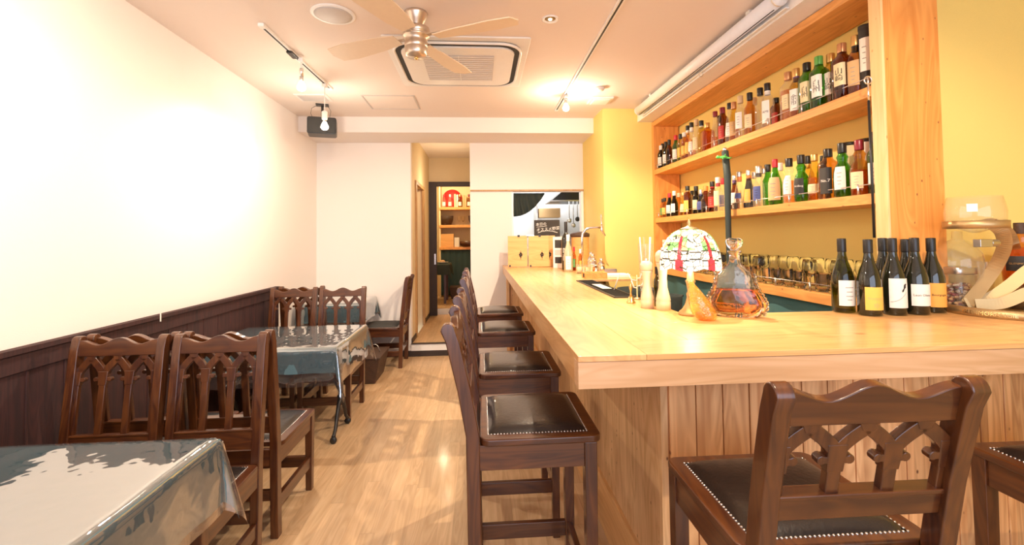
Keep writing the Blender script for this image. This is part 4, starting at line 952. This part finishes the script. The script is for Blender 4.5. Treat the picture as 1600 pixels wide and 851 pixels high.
MB().lathe([(.022, 0), (.023, .004), (.017, .012), (.013, .03), (.006, .038)], 20).build('bell_body', 'brass', bl)
MB().lathe([(.004, .036), (.006, .045), (.004, .055), (.006, .066), (.009, .078), (.008, .09), (.003, .097)], 14).build('handle', 'brass', bl)
tg = thing('tall_straw_glass', 'tall clear glass holding straws behind the pepper mills', 'glass', (.852, 2.30, CZ))
MB().lathe([(.028, 0), (.029, .004), (.034, .19), (.038, .30)], 24, caps=(True, False)).build('glass_body', 'clear_glass', tg)
for k in range(5):
    a = k*1.3; MB().tube([(.01*cos(a), .01*sin(a), .01), (.028*cos(a+.3), .028*sin(a+.3), .335)], .0028, 6).build('straw', ['paper_white', 'cap_orange', 'paper_white', 'clear_glass', 'paper_white'][k], tg)
bottle('small dark green bottle between the two pepper mills', (.857, 2.165, CZ), 'bordeaux', .018, .19, 'olive_glass', 'cap_black', name='small_bottle')
ts_ = thing('trinket_stand', 'small pale branching trinket stand left of the pepper mills', 'stand', (.845, 2.42, CZ))
MB().lathe([(.024, 0), (.02, .006), (.004, .012), (.004, .13)], 14).build('stem', 'gold_metal', ts_)
b = MB()
for k, (dx, z) in enumerate(((-.05, .13), (.03, .14), (-.03, .09), (.045, .10))):
    b.tube([(0, 0, z-.03), (dx*.6, 0, z-.025), (dx, 0, z+.01)], .0035, 8)
b.build('branch', 'paper_white', ts_)
MB().box(-.004, .004, -.002, .002, .05, .14, M=Matrix.Rotation(.5, 4, 'Y')).build('teal_tag', 'teal_rubber', ts_)
# drip mat, paper, pen, wooden block
dm = thing('bar_mat', 'long black bar mat lying along the inner edge of the counter', 'bar mat', (.80, 2.98, CZ))
MB().box(-.065, .065, -.50, .50, 0, .008).build('mat', 'black_plastic', dm, .003)
r = MB()
for k in range(48): r.box(-.055, .055, -.48+k*.02, -.476+k*.02, .008, .010)
r.build('mat_ribs', 'dark_slot', dm)
tag(MB().box(-.03, .03, -.14, .14, 0, .0012).build('order_slip', 'paper_white', loc=(.80, 2.98, CZ+.011)), 'white printed slip of paper on the black bar mat', 'paper')
tag(MB().tube([(0, 0, 0), (.03, -.02, .10)], .0035, 8).build('pen', 'paper_white', loc=(.825, 2.78, CZ+.0115)), 'thin white pen standing up from the black bar mat', 'pen')
wb_ = thing('wooden_tray', 'small orange wooden tray box at the far inner edge of the counter', 'tray', (.935, 3.70, CZ))
MB().box(-.09, .09, -.07, .07, 0, .008).box(-.09, -.08, -.07, .07, .008, .05).box(.08, .09, -.07, .07, .008, .05).box(-.08, .08, -.07, -.06, .008, .05).box(-.08, .08, .06, .07, .008, .05).build('tray_body', 'shelf_wood', wb_, .002)
MB().box(-.091, -.0905, -.03, .02, .01, .04).build('dark_tag', 'paper_black', wb_)
tag(MB().box(-.09, .09, -.06, .06, 0, .035).build('steel_bin', 'steel', loc=(1.20, 4.3, CZ), bevel=.005), 'low brushed steel bin beside the yellow pillar', 'bin')
wt = thing('white_tray', 'white shallow tray behind the wooden tray', 'tray', (1.12, 3.80, CZ))
MB().prism(rrect(.13, .09, .03), (0, 0, .012), (1, 0, 0), (0, 1, 0), .024).build('tray_body', 'paper_white', wt, .004); MB().prism(rrect(.12, .08, .026), (0, 0, .0245), (1, 0, 0), (0, 1, 0), .002).build('tray_floor', 'kitchen_white', wt)
bk = MB(); bk.box(.98, 1.6, 2.3, 3.5, .80, .83)
bkk = thing('back_worktop', 'dark worktop behind the bar below the counter level', 'worktop', (0, 0, 0))
MB().box(.885, 1.45, 2.0, 3.57, .86, .90).build('top', 'steel', bkk, .004); MB().box(.885, 1.42, 2.02, 3.55, .0, .86).build('cabinet', 'dark_slot', bkk)
for k, (x, y, r, nm) in enumerate(((1.08, 3.1, .13, 'wide'), (1.12, 2.72, .10, 'small'))):
    p_ = thing('dark_pan', f'{nm} dark green pan on the worktop behind the bar mat', 'pan', (x, y, .90), .4)
    MB().lathe([(r*.85, 0), (r, .1), (r*1.04, .17), (r*1.0, .17), (r*.82, .012), (.01, .01)], 28).build('pan_body', 'dark_curtain', p_)
    MB().box(r*.98, r*1.5, -.012, .012, .15, .162).build('handle', 'black_plastic', p_, .003)

# ------------------------------------------------------------------ far end of the counter
def menu(label, x, y, w, h, rot):
    t = thing('menu_board', label, 'menu board', (x, y, CZ), rot, 'wooden menu boards at the end of the counter')
    M = Matrix.Rotation(RAD(-6), 4, 'X')
    b = MB(); b.add(*(lambda q: (q.v, q.f))(MB().box(-w/2, w/2, -.006, .006, .004, h)), M=M); bd = b.build('board', 'menu_wood', t, .002)
    e = MB()
    for a, c, r in ((0, .16, .011), (-.012, .145, .010), (.012, .148, .010), (-.008, .128, .010), (.010, .13, .009), (0, .113, .008)):
        e.add(*(lambda q: (q.v, q.f))(MB().prism([(a+r*cos(i*pi/5), c+r*sin(i*pi/5)) for i in range(10)], (w*.16, -.0065, 0), (1, 0, 0), (0, 0, 1), .001)), M=M)
    e.add(*(lambda q: (q.v, q.f))(MB().prism([(-.002, .085), (.003, .085), (.004, .19), (-.001, .19)], (w*.16, -.0065, 0), (1, 0, 0), (0, 0, 1), .001)), M=M)
    e.build('emblem', 'ink', bd)
    for zz in (.012, h-.006): b = MB(); b.add(*(lambda q: (q.v, q.f))(MB().box(-w*.44, -w*.36, -.012, .008, zz-.008, zz+.012) if zz < .1 else MB().box(0, w*.12, -.012, .010, zz-.008, zz+.016)), M=M); b.build('clip', 'cap_black', t, .002)
menu('wooden menu board leaning at the very end of the counter, leftmost', .432, 5.27, .225, .362, -.10)
menu('second wooden menu board leaning right of the leftmost one', .672, 5.215, .235, .362, -.10)
menu('third wooden menu board mostly hidden behind the second one', .770, 5.245, .20, .362, -.05)
mg = thing('magazine', 'upright white leaflet with photos right of the menu boards', 'leaflet', (.885, 5.03, CZ), -.18)
MB().box(-.075, .075, -.01, .01, 0, .345).build('cover', 'paper_white', mg, .001); MB().box(-.055, .07, -.0112, -.01, .22, .31).box(-.055, .02, -.0112, -.01, .05, .12).build('picture', 'paper_black', mg); MB().box(-.055, .07, -.0112, -.01, .14, .20).build('picture', 'grey_panel', mg)
cb_ = thing('chalkboard_sign', 'small dark chalkboard with white handwriting standing behind the menu boards', 'sign', (.80, 5.40, CZ), -.12)
M = Matrix.Rotation(RAD(-8), 4, 'X'); b = MB(); b.add(*(lambda q: (q.v, q.f))(MB().box(-.155, .155, -.006, .006, .10, .555)), M=M); bd = b.build('board', 'chalkboard', cb_, .002)
b = MB()
for txt, sz, cx, cz in (('本日の', .043, -.07, .505), ('オススメ野菜', .047, .015, .445)):
    vs, fs = text2d(txt, sz); b.add([(a+cx, -.0075, cz+c+a*.08) for a, c in vs], fs, M=M)
vs, fs = MB().bar((-.125, -.0075, .468), (.0, -.0075, .482), .004, .001, up=(0, 1, 0)).v, [(0, 1, 5, 4), (1, 2, 6, 5), (2, 3, 7, 6), (3, 0, 4, 7)]; b.add(vs, fs, M=M)
b.sweep([(x/100, -.0075+.0*x, .0) for x in ()] or [(-.11, -.068, .395), (-.06, -.070, .412), (0, -.071, .418), (.06, -.070, .412), (.12, -.068, .395)], .001, .006, (0, 0, 1)); b.build('handwriting', 'chalk', bd)
MB().box(-.02, .02, .09, .105, 0, .45).build('easel_leg', 'chalkboard', cb_)
bottle('tall black sake bottle with white paper collar at far counter end', (.893, 4.70, CZ), 'bordeaux', .047, .50, 'black_wine_glass', 'cap_black', 'paper_black', .1, .56, face=-1.75, text='吟\n醸', ts=.075, tm='paper_white', n=28, arc=1.9, name='sake_bottle', neck='cap_black', text2=None)
bottle('pale frosted bottle standing in front of the black sake bottle', (.868, 4.46, CZ), 'burgundy', .044, .365, 'frosted_glass', 'cap_white', 'paper_white', .06, .42, face=-1.75, n=28, name='frosted_bottle')
pt = thing('ceramic_crock', 'ochre crock with dark lid behind the sake bottle', 'crock', (1.13, 5.1, CZ))
MB().lathe([(.09, 0), (.095, .01), (.10, .12), (.098, .33), (.10, .34)], 28).build('body', 'menu_wood', pt); MB().lathe([(.105, .34), (.11, .35), (.11, .375), (.08, .39), (.02, .40)], 28).build('lid', 'basket_brown', pt)
tp = thing('beer_tap', 'curved chrome beer tap rising from the far counter end', 'tap', (1.00, 4.42, CZ))
MB().lathe([(.03, 0), (.03, .01), (.018, .02)], 20).tube([(0, 0, 0), (0, 0, .33), (.008, 0, .375), (.035, -.0, .412), (.075, 0, .428), (.16, 0, .432), (.205, 0, .428)], .0125, 14).build('pipe', 'chrome', tp)
MB().tube([(.20, 0, .44), (.20, 0, .40), (.215, 0, .375), (.235, 0, .35)], [.015, .015, .011, .007], 12).build('spout', 'chrome', tp); MB().tube([(.20, 0, .43), (.198, 0, .47), (.196, 0, .56)], [.009, .007, .009], 10).build('tap_handle', 'chrome', tp)
for k, (x, y, h, c, tx) in enumerate(((.945, 4.55, .16, 'cap_red', 'small sauce bottle with red and green cap'), (.975, 4.40, .145, 'cap_white', 'small red sauce bottle with white cap'))):
    bottle(tx+' near the beer tap', (x, y, CZ), 'bordeaux', .019, .24 if k == 0 else .22, 'amber_glass', c, 'paper_orange' if k else 'paper_green', .15, .5, face=-1.8, n=16, name='sauce_bottle', liquid='liquid_red')
jl = ['square clear glass jar of sugar sticks', 'low clear glass jar']
for k, (x, y) in enumerate(((.925, 4.22), (.985, 4.14))):
    t = thing('glass_jar', jl[k]+' at the foot of the beer tap', 'jar', (x, y, CZ)); MB().lathe([(.028, 0), (.03, .004), (.03, .075), (.028, .085)], 20, sq=5, caps=(True, False)).build('glass_body', 'clear_glass', t); MB().lathe([(.022, .004), (.022, .06)], 12, sq=5).build('contents', 'paper_cream', t)
def shaker(label, x, y, h, R):
    t = thing('cocktail_shaker', label, 'shaker', (x, y, CZ), 0, 'steel shakers and jiggers')
    MB().lathe([(R*.75, 0), (R*.8, .004), (R, h*.55), (R, h*.58)], 24).build('cup', 'chrome', t); MB().lathe([(R, h*.58), (R*.95, h*.68), (R*.5, h*.8), (R*.48, h*.82)], 24).build('strainer', 'chrome', t); MB().lathe([(R*.52, h*.82), (R*.52, h*.96), (R*.3, h)], 20).build('cap', 'chrome', t)
shaker('tall steel cocktail shaker nearest the beer tap', 1.03, 4.18, .20, .036)
shaker('steel cocktail shaker in the middle of the far counter group', 1.005, 4.02, .19, .035)
shaker('short steel shaker just left of the wooden tray', .975, 3.875, .16, .033)
shaker('steel shaker at the rear right of the group, by the pillar', 1.08, 4.02, .15, .032)
for k, (x, y) in enumerate(((.925, 4.02), (.955, 3.95))):
    t = thing('jiggers', ['steel jigger', 'small steel jigger'][k]+[' in front of the shakers', ' close to the short shaker'][k], 'jigger', (x, y, CZ)); t.name = 'jigger'
    MB().lathe([(.018, 0), (.006, .03), (.02, .075)], 20, caps=(False, False)).build('jigger_cup', 'chrome', t)

# ------------------------------------------------------------------ right end: jar, display stand
jr = thing('nut_jar', 'square glass jar of mixed nuts with steel lid right of the wine bottles', 'jar', (2.145, 1.915, CZ))
MB().lathe([(.052, 0), (.056, .006), (.056, .145), (.05, .155)], 28, sq=4, caps=(True, False)).build('glass_body', 'clear_glass', jr)
MB().lathe([(.054, .155), (.055, .157), (.055, .183), (.052, .186)], 28, sq=5).build('lid', 'steel', jr)
nn = MB(); rn = random.Random(2)
for k in range(230):
    a, q, z = rn.uniform(0, 6.28), sqrt(rn.random())*.045, .008+rn.random()*.10
    nn.sphere((q*cos(a), q*sin(a), z), .0085, 5, mi=k % 3, sx=rn.uniform(.7, 1.3), sy=rn.uniform(.6, 1), sz=rn.uniform(.6, 1))
plain('nut_red', (.25, .05, .05), .5); plain('nut_tan', (.65, .38, .18), .6); plain('nut_pale', (.75, .62, .48), .6)
o = nn.build('mixed_nuts', ['nut_red', 'nut_tan', 'nut_pale'], jr); o['kind'] = 'stuff'
ds = thing('whisky_display_stand', 'gold ribbon-shaped display stand with engraved ring base at right end of counter', 'display stand', (2.18, 1.755, CZ))
ringp = [(.205*cos(2*pi*i/64), .205*sin(2*pi*i/64), .018) for i in range(64)]
b = MB(); vs = []
for i in range(72):
    a = 2*pi*i/72
    for r, z in ((.192, 0), (.199, .0), (.192, .034), (.185, .034)): vs.append((r*cos(a), r*sin(a), z))
fs = []
for i in range(72):
    j = (i+1) % 72
    for k in range(4): fs.append((4*i+k, 4*j+k, 4*j+(k+1) % 4, 4*i+(k+1) % 4))
b.add(vs, fs, 0, True); b.build('base_ring', 'gold_metal', ds)
MB().lathe([(.186, .002), (.186, .006), (.01, .007)], 48).build('base_plate', 'gold_metal', ds)
vs, fs = text2d('GLENMORANGIE', .021); fa = RAD(-156); b = MB()
b.add([((.2003-.0071*(.017+c)/.034)*cos(fa+a/.19), (.2003-.0071*(.017+c)/.034)*sin(fa+a/.19), .017+c) for a, c in vs], fs); b.build('engraving', 'brass', ds)
b = MB(); vs = []
for i in range(48):
    a = 2*pi*i/48
    for r, z in ((.098, .355), (.101, .355), (.101, .387), (.098, .387)): vs.append((-.135+r*cos(a), -.01+r*sin(a), z))
fs = []
for i in range(48):
    j = (i+1) % 48
    for k in range(4): fs.append((4*i+k, 4*j+k, 4*j+(k+1) % 4, 4*i+(k+1) % 4))
b.add(vs, fs, 0, True); b.build('cup_ring', 'gold_metal', ds)
def bez(P, n=24):
    P = [Vector(p) for p in P]; out = []
    for s in range(n+1):
        t = s/n; Q = P[:]
        while len(Q) > 1: Q = [Q[i].lerp(Q[i+1], t) for i in range(len(Q)-1)]
        out.append(Q[0])
    return out
def ribp(pts):   # smooth curve through the points
    P = [Vector(p) for p in pts]; out = []
    for i in range(len(P)-1):
        a = P[max(i-1, 0)]; b = P[i]; c = P[i+1]; d_ = P[min(i+2, len(P)-1)]
        for k in range(8):
            t = k/8; out.append(.5*((2*b)+(c-a)*t+(2*a-5*b+4*c-d_)*t*t+(3*b-a-3*c+d_)*t**3))
    out.append(P[-1]); MB().sweep(out, .046, .0028, (-.75, -.62, .12), 0, False).build('ribbon', 'gold_metal', ds)
ribp([(-0.095, -0.035, 0.377), (-0.048, -0.035, 0.34), (-0.015, -0.015, 0.279), (-0.007, 0.025, 0.197), (-0.035, 0.065, 0.099), (-0.063, 0.095, 0.03)])
ribp([(-0.07, 0.095, 0.03), (0.002, 0.065, 0.055), (0.056, 0.035, 0.106), (0.107, 0.005, 0.172), (0.14, -0.02, 0.21)])
ribp([(-0.06, 0.065, 0.03), (0.011, 0.025, 0.04), (0.076, -0.015, 0.085), (0.14, -0.055, 0.125)])
ribp([(-0.07, 0.01, 0.372), (0.017, 0.045, 0.374), (0.105, 0.065, 0.332), (0.154, 0.085, 0.261)])
MB().lathe([(.05, .0), (.05, .105)], 28, (.175, .075, .007)).build('pedestal', 'gold_metal', ds)
MB().tube([(-.10, -.03, .295), (-.06, -.025, .295)], .015, 14).box(-.155, -.10, -.045, -.015, .279, .311).build('side_tap', 'steel', ds, .002)
bw = thing('glass_bowl', 'thin clear glass bowl resting in the gold cup ring of the display stand', 'bowl', (2.045, 1.745, CZ+.372))
MB().lathe([(.012, -.035), (.05, -.02), (.085, .0), (.094, .02), (.096, .05), (.09, .085), (.084, .115)], 36, caps=(True, False)).build('glass_body', 'clear_glass', bw)
MB().box(-.064, -.030, -.092, -.090, .05, .082, M=Matrix.Rotation(-.45, 4, 'Z')).build('price_sticker', 'paper_white', bw)
gg = thing('glass_globe', 'faint clear glass globe vessel behind the gold ribbons', 'vessel', (2.12, 1.885, CZ+.10))
MB().lathe([(.02, 0), (.055, .01), (.08, .05), (.088, .10), (.08, .15), (.065, .175), (.045, .195), (.02, .21), (.018, .245)], 48, caps=(True, False)).build('glass_body', 'clear_glass', gg)
MB().lathe([(.05, -.093), (.05, -.088), (.012, -.08), (.012, -.01), (.03, .003)], 24).build('foot', 'clear_glass', gg)
tb = thing('rocks_tumbler', 'clear tumbler between nut jar and gold stand', 'glass', (2.285, 1.93, CZ))
MB().lathe([(.035, 0), (.037, .004), (.042, .13), (.0415, .205)], 28, caps=(True, False)).build('glass_body', 'clear_glass', tb); MB().lathe([(.035, .004), (.037, .02)], 24).build('glass_foot', 'crystal', tb)
bottle('round amber whisky bottle with dark stopper standing in the gold stand', (2.355, 1.83, CZ+.113), 'bulb', .062, .265, 'amber_glass', 'basket_brown', 'paper_black', .22, .46, face=-2.35, text='GLENMORANGIE', ts=.012, tm='cap_gold', liquid='liquid_amber', level=.6, n=32, arc=1.9, name='whisky_bottle')

# ------------------------------------------------------------------ glasses on the low shelf
GZ = 1.1085
tum = thing('tumbler', 'plain clear tumbler in the crowded glass row on the low shelf', 'glass', (1.90, 2.05, GZ), 0, 'clear glasses on the low shelf')
MB().lathe([(.001, .0005), (.028, .0005), (.031, .004), (.034, .03), (.037, .10), (.0365, .1012), (.0355, .10), (.032, .03), (.028, .016), (.001, .014)], 24, caps=(False, False)).build('glass_body', 'bar_glass', tum)
wg = thing('wine_glass', 'clear stemmed glass in the crowded glass row on the low shelf', 'glass', (1.90, 2.20, GZ), 0, 'clear stemmed glasses on the low shelf')
MB().lathe([(.001, .0005), (.032, .0005), (.032, .002), (.006, .008), (.004, .014), (.004, .07), (.012, .078), (.031, .095), (.039, .125), (.037, .155), (.032, .175), (.0312, .1752), (.0305, .174), (.0355, .155), (.0375, .125), (.0295, .0965), (.011, .082), (.001, .080)], 24, caps=(False, False)).build('glass_body', 'bar_glass', wg)
rg_ = random.Random(11); y = 2.05; k = 0
for X, y0, dy in ((1.895, 2.12, .088), (1.975, 2.08, .094), (2.06, 2.10, .098)):
    y = y0; k = 0
    while y < 4.25:
        near = y < 3.0
        kind = tum if (rg_.random() < (.75 if near else .35) and X < 2.0) else wg
        if abs(y-3.18) > .05 or X > 1.95:
            dup(kind, kind['label'], (X, y+rg_.uniform(-.008, .008), GZ), rg_.uniform(0, 6))
        y += dy+rg_.uniform(0, .02); k += 1
tum.location = (1.895, 2.03, GZ); wg.location = (1.975, 2.01, GZ)
for k in range(8):
    o = MB().box(-.09, .09, -.07, .07, 0, .03).build('coaster_pack', ['paper_white', 'paper_red'][k % 2 and k == 3], loc=(1.96, 4.5, GZ+k*.036), bevel=.003)
    tag(o, ['bottom', 'second lowest', 'third lowest', 'fourth lowest', 'fifth lowest', 'sixth lowest', 'seventh lowest', 'topmost'][k]+' pale flat pack in the stack at the far end of the low shelf', 'pack', 'stacked flat packs')

# tall covered pole with gecko, plaque, hooked black rod
po = thing('covered_pole', 'tall dark green fabric-covered pole standing in front of the bottle shelves', 'pole', (1.79, 3.17, 0))
MB().tube([(0, 0, .0), (0, 0, 1.2), (0, 0, 1.62), (.004, .0, 1.85), (-.01, 0, 2.04)], [.018, .018, .021, .025, .024], 14).build('cover', 'pole_green', po); MB().lathe([(.015, 2.04), (.018, 2.05), (.012, 2.065)], 12, (-.01, 0, 0)).build('tip', 'cap_silver', po)
gk = thing('gecko_clip', 'bright green gecko figure clipped near the top of the covered pole', 'figurine', (1.755, 3.135, 1.99), -.6)
gk.scale = (.72, .8, .9)
MB().sphere((-.055, 0, .004), .018, 8, sx=1.3, sz=.7).sphere((-.01, 0, 0), .018, 8, sx=2.2, sz=.7).tube([(.02, 0, -.004), (.05, 0, -.012), (.07, 0, -.004)], [.01, .006, .002], 8).tube([(0, 0, 0), (.012, -.02, .02)], .005, 6).tube([(-.02, 0, 0), (-.012, -.022, -.018)], .005, 6).build('body', 'gecko_green', gk)
MB().sphere((-.062, -.013, .014), .004, 6).build('eye', 'paper_white', gk)
bp = thing('bar_plaque', 'small dark plaque reading Bar on the lower shelf edge', 'plaque', (1.858, 3.20, 1.6185), -pi/2-.35)
MB().box(-.06, .06, -.008, .008, 0, .045).build('board', 'basket_brown', bp, .003); vs, fs = text2d('Bar', .045); MB().add([(a, -.0092, .023+c) for a, c in vs], fs).build('lettering', 'paper_white', bp)
hr = thing('hooked_rod', 'thin black rod hanging by a ring from the upper shelf rail near the end post', 'rod', (1.79, 1.955, 0))
MB().tube([(0, 0, 2.04), (.0, -.003, 1.41)], .0055, 8).build('rod', 'black_plastic', hr); MB().tube([(0, 0, 2.04), (0, 0, 2.12)], .004, 8).tube([(.018*cos(a), 0, 2.135+.018*sin(a)) for a in [i*pi/8 for i in range(16)]], .003, 6, closed=True).build('hook', 'chrome', hr)

# ------------------------------------------------------------------ kitchen seen through the hatch
def fnc(u, v):
    x = .43+u*.40; zb = 1.70+.28*u**2.2; z = zb+(2.0-zb)*v; return (x, 5.79+.02*sin(u*34+v*4)*(1.2-v), z)
tag(MB().grid(fnc, 60, 12).build('tied_curtain', 'dark_curtain', solid=.003), 'dark green curtain tied back at upper left of the kitchen hatch', 'curtain')
hd = thing('range_hood', 'dark steel range hood at upper right of the kitchen hatch', 'hood', (1.45, 6.9, 1.955))
MB().add([(-.42, -.3, 0), (.42, -.3, 0), (.42, .3, 0), (-.42, .3, 0), (-.22, -.3, .16), (.42, -.3, .16), (.42, .3, .16), (-.22, .3, .16)], [(3, 2, 1, 0), (4, 5, 6, 7), (0, 1, 5, 4), (1, 2, 6, 5), (2, 3, 7, 6), (3, 0, 4, 7)]).build('canopy', 'black_plastic', hd)
MB().box(-.42, .42, -.305, -.30, 0, .02).build('rim', 'steel', hd)
for k, (x, l) in enumerate(((1.30, .26), (1.36, .33), (1.42, .24), (1.48, .30))):
    t = thing('ladle', ['steel ladle hanging leftmost under the range hood', 'long steel spoon hanging under the range hood', 'black spatula hanging under the range hood', 'steel whisk hanging rightmost under the range hood'][k], 'kitchen tool', (x, 6.55, 1.95))
    MB().tube([(0, 0, 0), (0, 0, -l)], .006, 6).build('handle', 'steel', t); MB().sphere((0, 0, -l-.02), .035, 8, sy=.5).build('bowl', 'black_plastic' if k == 2 else 'steel', t)
ks = thing('kitchen_shelf', 'white kitchen shelf with wooden board seen through the hatch', 'shelf', (1.2, 7.4, 0))
MB().box(-.3, .4, -.15, .15, 1.40, 1.43).box(-.3, -.27, -.15, .15, .9, 1.95).build('frame', 'steel', ks, .003); MB().box(-.25, .1, -.12, .1, 1.75, 1.90).build('board', 'paper_tan', ks, .004)
for k, (x, y, z, sx, sz, m_) in enumerate(((.72, 6.6, 1.25, .14, .22, 'kitchen_white'), (.98, 6.75, 1.25, .11, .30, 'paper_white'), (1.15, 6.7, 1.43, .09, .22, 'white_enamel'), (1.52, 6.8, 1.25, .10, .26, 'paper_white'), (.52, 6.3, 1.25, .06, .16, 'cap_blue'))):
    t = thing('storage_canister', ['white round canister at the left of the hatch view', 'tall white canister in the middle of the hatch', 'enamel canister on the steel kitchen shelf', 'white canister at the right of the hatch view', 'dark blue canister nearest the tied curtain'][k], 'canister', (x, y, z if k != 2 else 1.43))
    if k == 2: t.location = (1.15, 7.4, 1.43)
    MB().lathe([(sx*.9, 0), (sx, .01), (sx, sz*.85)], 24).build('canister_body', m_, t); MB().lathe([(sx*1.03, sz*.85), (sx*1.03, sz*.93), (sx*.3, sz)], 24).build('lid', 'steel', t)
kw = thing('kitchen_worktop', 'steel worktop inside the kitchen', 'worktop', (0, 0, 0)); MB().box(.3, 2.1, 6.1, 7.2, 1.19, 1.25).build('top', 'steel', kw, .004); MB().box(.35, 2.05, 6.15, 7.15, 0, 1.19).build('cabinet', 'kitchen_white', kw, .004)

# ------------------------------------------------------------------ back room through the door
fs_ = thing('back_room_shelf', 'three-tier orange wooden shelf in the back room through the doorway', 'shelf', (-.45, 9.3, 0))
for z in (2.06, 1.70, 1.26): MB().box(-.36, .5, -.14, .18, z-.055, z).build('shelf_board', 'shelf_wood', fs_, .004)
MB().box(-.37, -.335, -.12, .18, .26, 2.85).build('side_panel', 'paper_cream', fs_, .003)
curtain('back_room_curtain', 'dark teal curtain hanging under the back room shelf', (-.80, 9.2, 0), (.05, 9.2, 0), .3, 1.2, .012, 7, 'slate_curtain')
tag(MB().lathe([(.20, 0), (.20, .006), (.01, .012)], 40, M=Matrix.Translation((-.565, 9.44, 2.24)) @ Matrix.Rotation(pi/2, 4, 'X')).build('red_disc_decor', 'red_disc'), 'large red round disc on the back room wall above the shelf', 'wall decor')
for k, (x, c, g_) in enumerate(((-.72, 'cap_red', 'clear_glass'), (-.60, 'cap_white', 'clear_glass'), (-.40, 'cap_gold', 'yellow_glass'), (-.22, 'cap_maroon', 'amber_glass'))):
    bottle(['leftmost small bottle', 'white-capped small bottle', 'gold-capped small bottle', 'maroon-capped small bottle'][k]+' on the top shelf in the back room', (x, 9.25, 2.06), 'bulb', .05, .26, g_, c, 'paper_white', .1, .4, face=-pi/2, n=14, name='small_bottle')
for k, (x, m_) in enumerate(((-.50, 'paper_cream'), (-.455, 'paper_white'), (-.33, 'paper_tan'), (-.29, 'paper_tan'))):
    tag(MB().box(-.018, .018, -.08, .08, 0, .27-.01*k).build('upright_book', m_, loc=(x, 9.34, 2.06), bevel=.003), ['cream', 'white', 'tan', 'brown'][k]+' upright book on the top shelf in the back room'+(' near its right end' if k == 3 else ''), 'book', 'books in the back room')
gobs = ['clear goblet at the left', 'second clear goblet', 'clear goblet at the middle', 'clear goblet right of the middle', 'clear goblet near the right end']
for k, x in enumerate((-.70, -.62, -.42, -.34, -.16)):
    dup(wg, gobs[k]+' of the back room middle shelf', (x, 9.25, 1.70), 0, 'goblets in the back room')
for k, x in enumerate((-.68, -.10)):
    tag(MB().lathe([(.09, 0), (.13, .10), (.14, .19), (.13, .19), (.08, .01), (.01, .008)], 24).build('dark_bowl', 'basket_brown', loc=(x, 9.36, 1.70)), ['dark bowl behind goblets at left of the middle back room shelf', 'dark bowl behind the goblet at right of the middle back room shelf'][k], 'bowl')
tag(MB().box(-.13, .13, -.07, .07, 0, .26).build('wooden_box', 'menu_wood', loc=(-.66, 9.27, 1.26), bevel=.005), 'plain wooden box on the lowest back room shelf', 'box')
tag(MB().lathe([(.10, 0), (.17, .04), (.19, .11), (.18, .11), (.09, .01), (.01, .01)], 28).build('wooden_bowl', 'chair_wood', loc=(-.24, 9.27, 1.26)), 'wide dark wooden bowl on the lowest back room shelf', 'bowl')
tag(MB().box(-.012, .012, -.06, .06, 0, .19).build('picture_card', 'paper_white', loc=(-.465, 9.2, 1.26), rotz=.9, bevel=.002), 'small white card standing by the wooden box in the back room', 'card')
tag(MB().add([(-.2, -.12, 0), (.2, -.12, 0), (.2, .12, 0), (-.2, .12, 0), (-.24, -.15, .24), (.24, -.15, .24), (.24, .15, .24), (-.24, .15, .24)], [(3, 2, 1, 0), (0, 1, 5, 4), (1, 2, 6, 5), (2, 3, 7, 6), (3, 0, 4, 7), (4, 5, 6, 7)]).build('brown_basket', 'basket_brown', loc=(-.36, 8.98, .261), bevel=.01), 'brown basket on the floor under the back room shelf', 'basket')
t3 = thing('back_room_table', 'table with dark vinyl cloth seen through the doorway', 'table', (-1.0, 8.55, .26))
MB().box(-.45, .42, -.3, .3, .68, .71).build('tabletop', 'chair_wood_x', t3, .003)
for x in (-.38, .36):
    for y in (-.25, .25): MB().box(x-.02, x+.02, y-.02, y+.02, 0, .68).build('leg', 'chair_wood', t3, .003)
tag(cloth_mesh(-1.46, -.565, 8.24, 8.86, .976, .2, seed=8).build('tablecloth', 'dark_curtain'), 'dark green cloth on the back room table', 'tablecloth')
tag(MB().lathe([(.06, 0), (.10, .012), (.115, .02)], 24).build('plate', 'paper_white', loc=(-.70, 8.5, .98)), 'white plate on the back room table', 'plate')
tag(MB().sphere((0, 0, .02), .05, 8, sz=.5).build('bread_roll', 'nut_tan', loc=(-.70, 8.5, .99)), 'pale bread roll on the white plate in the back room', 'bread')
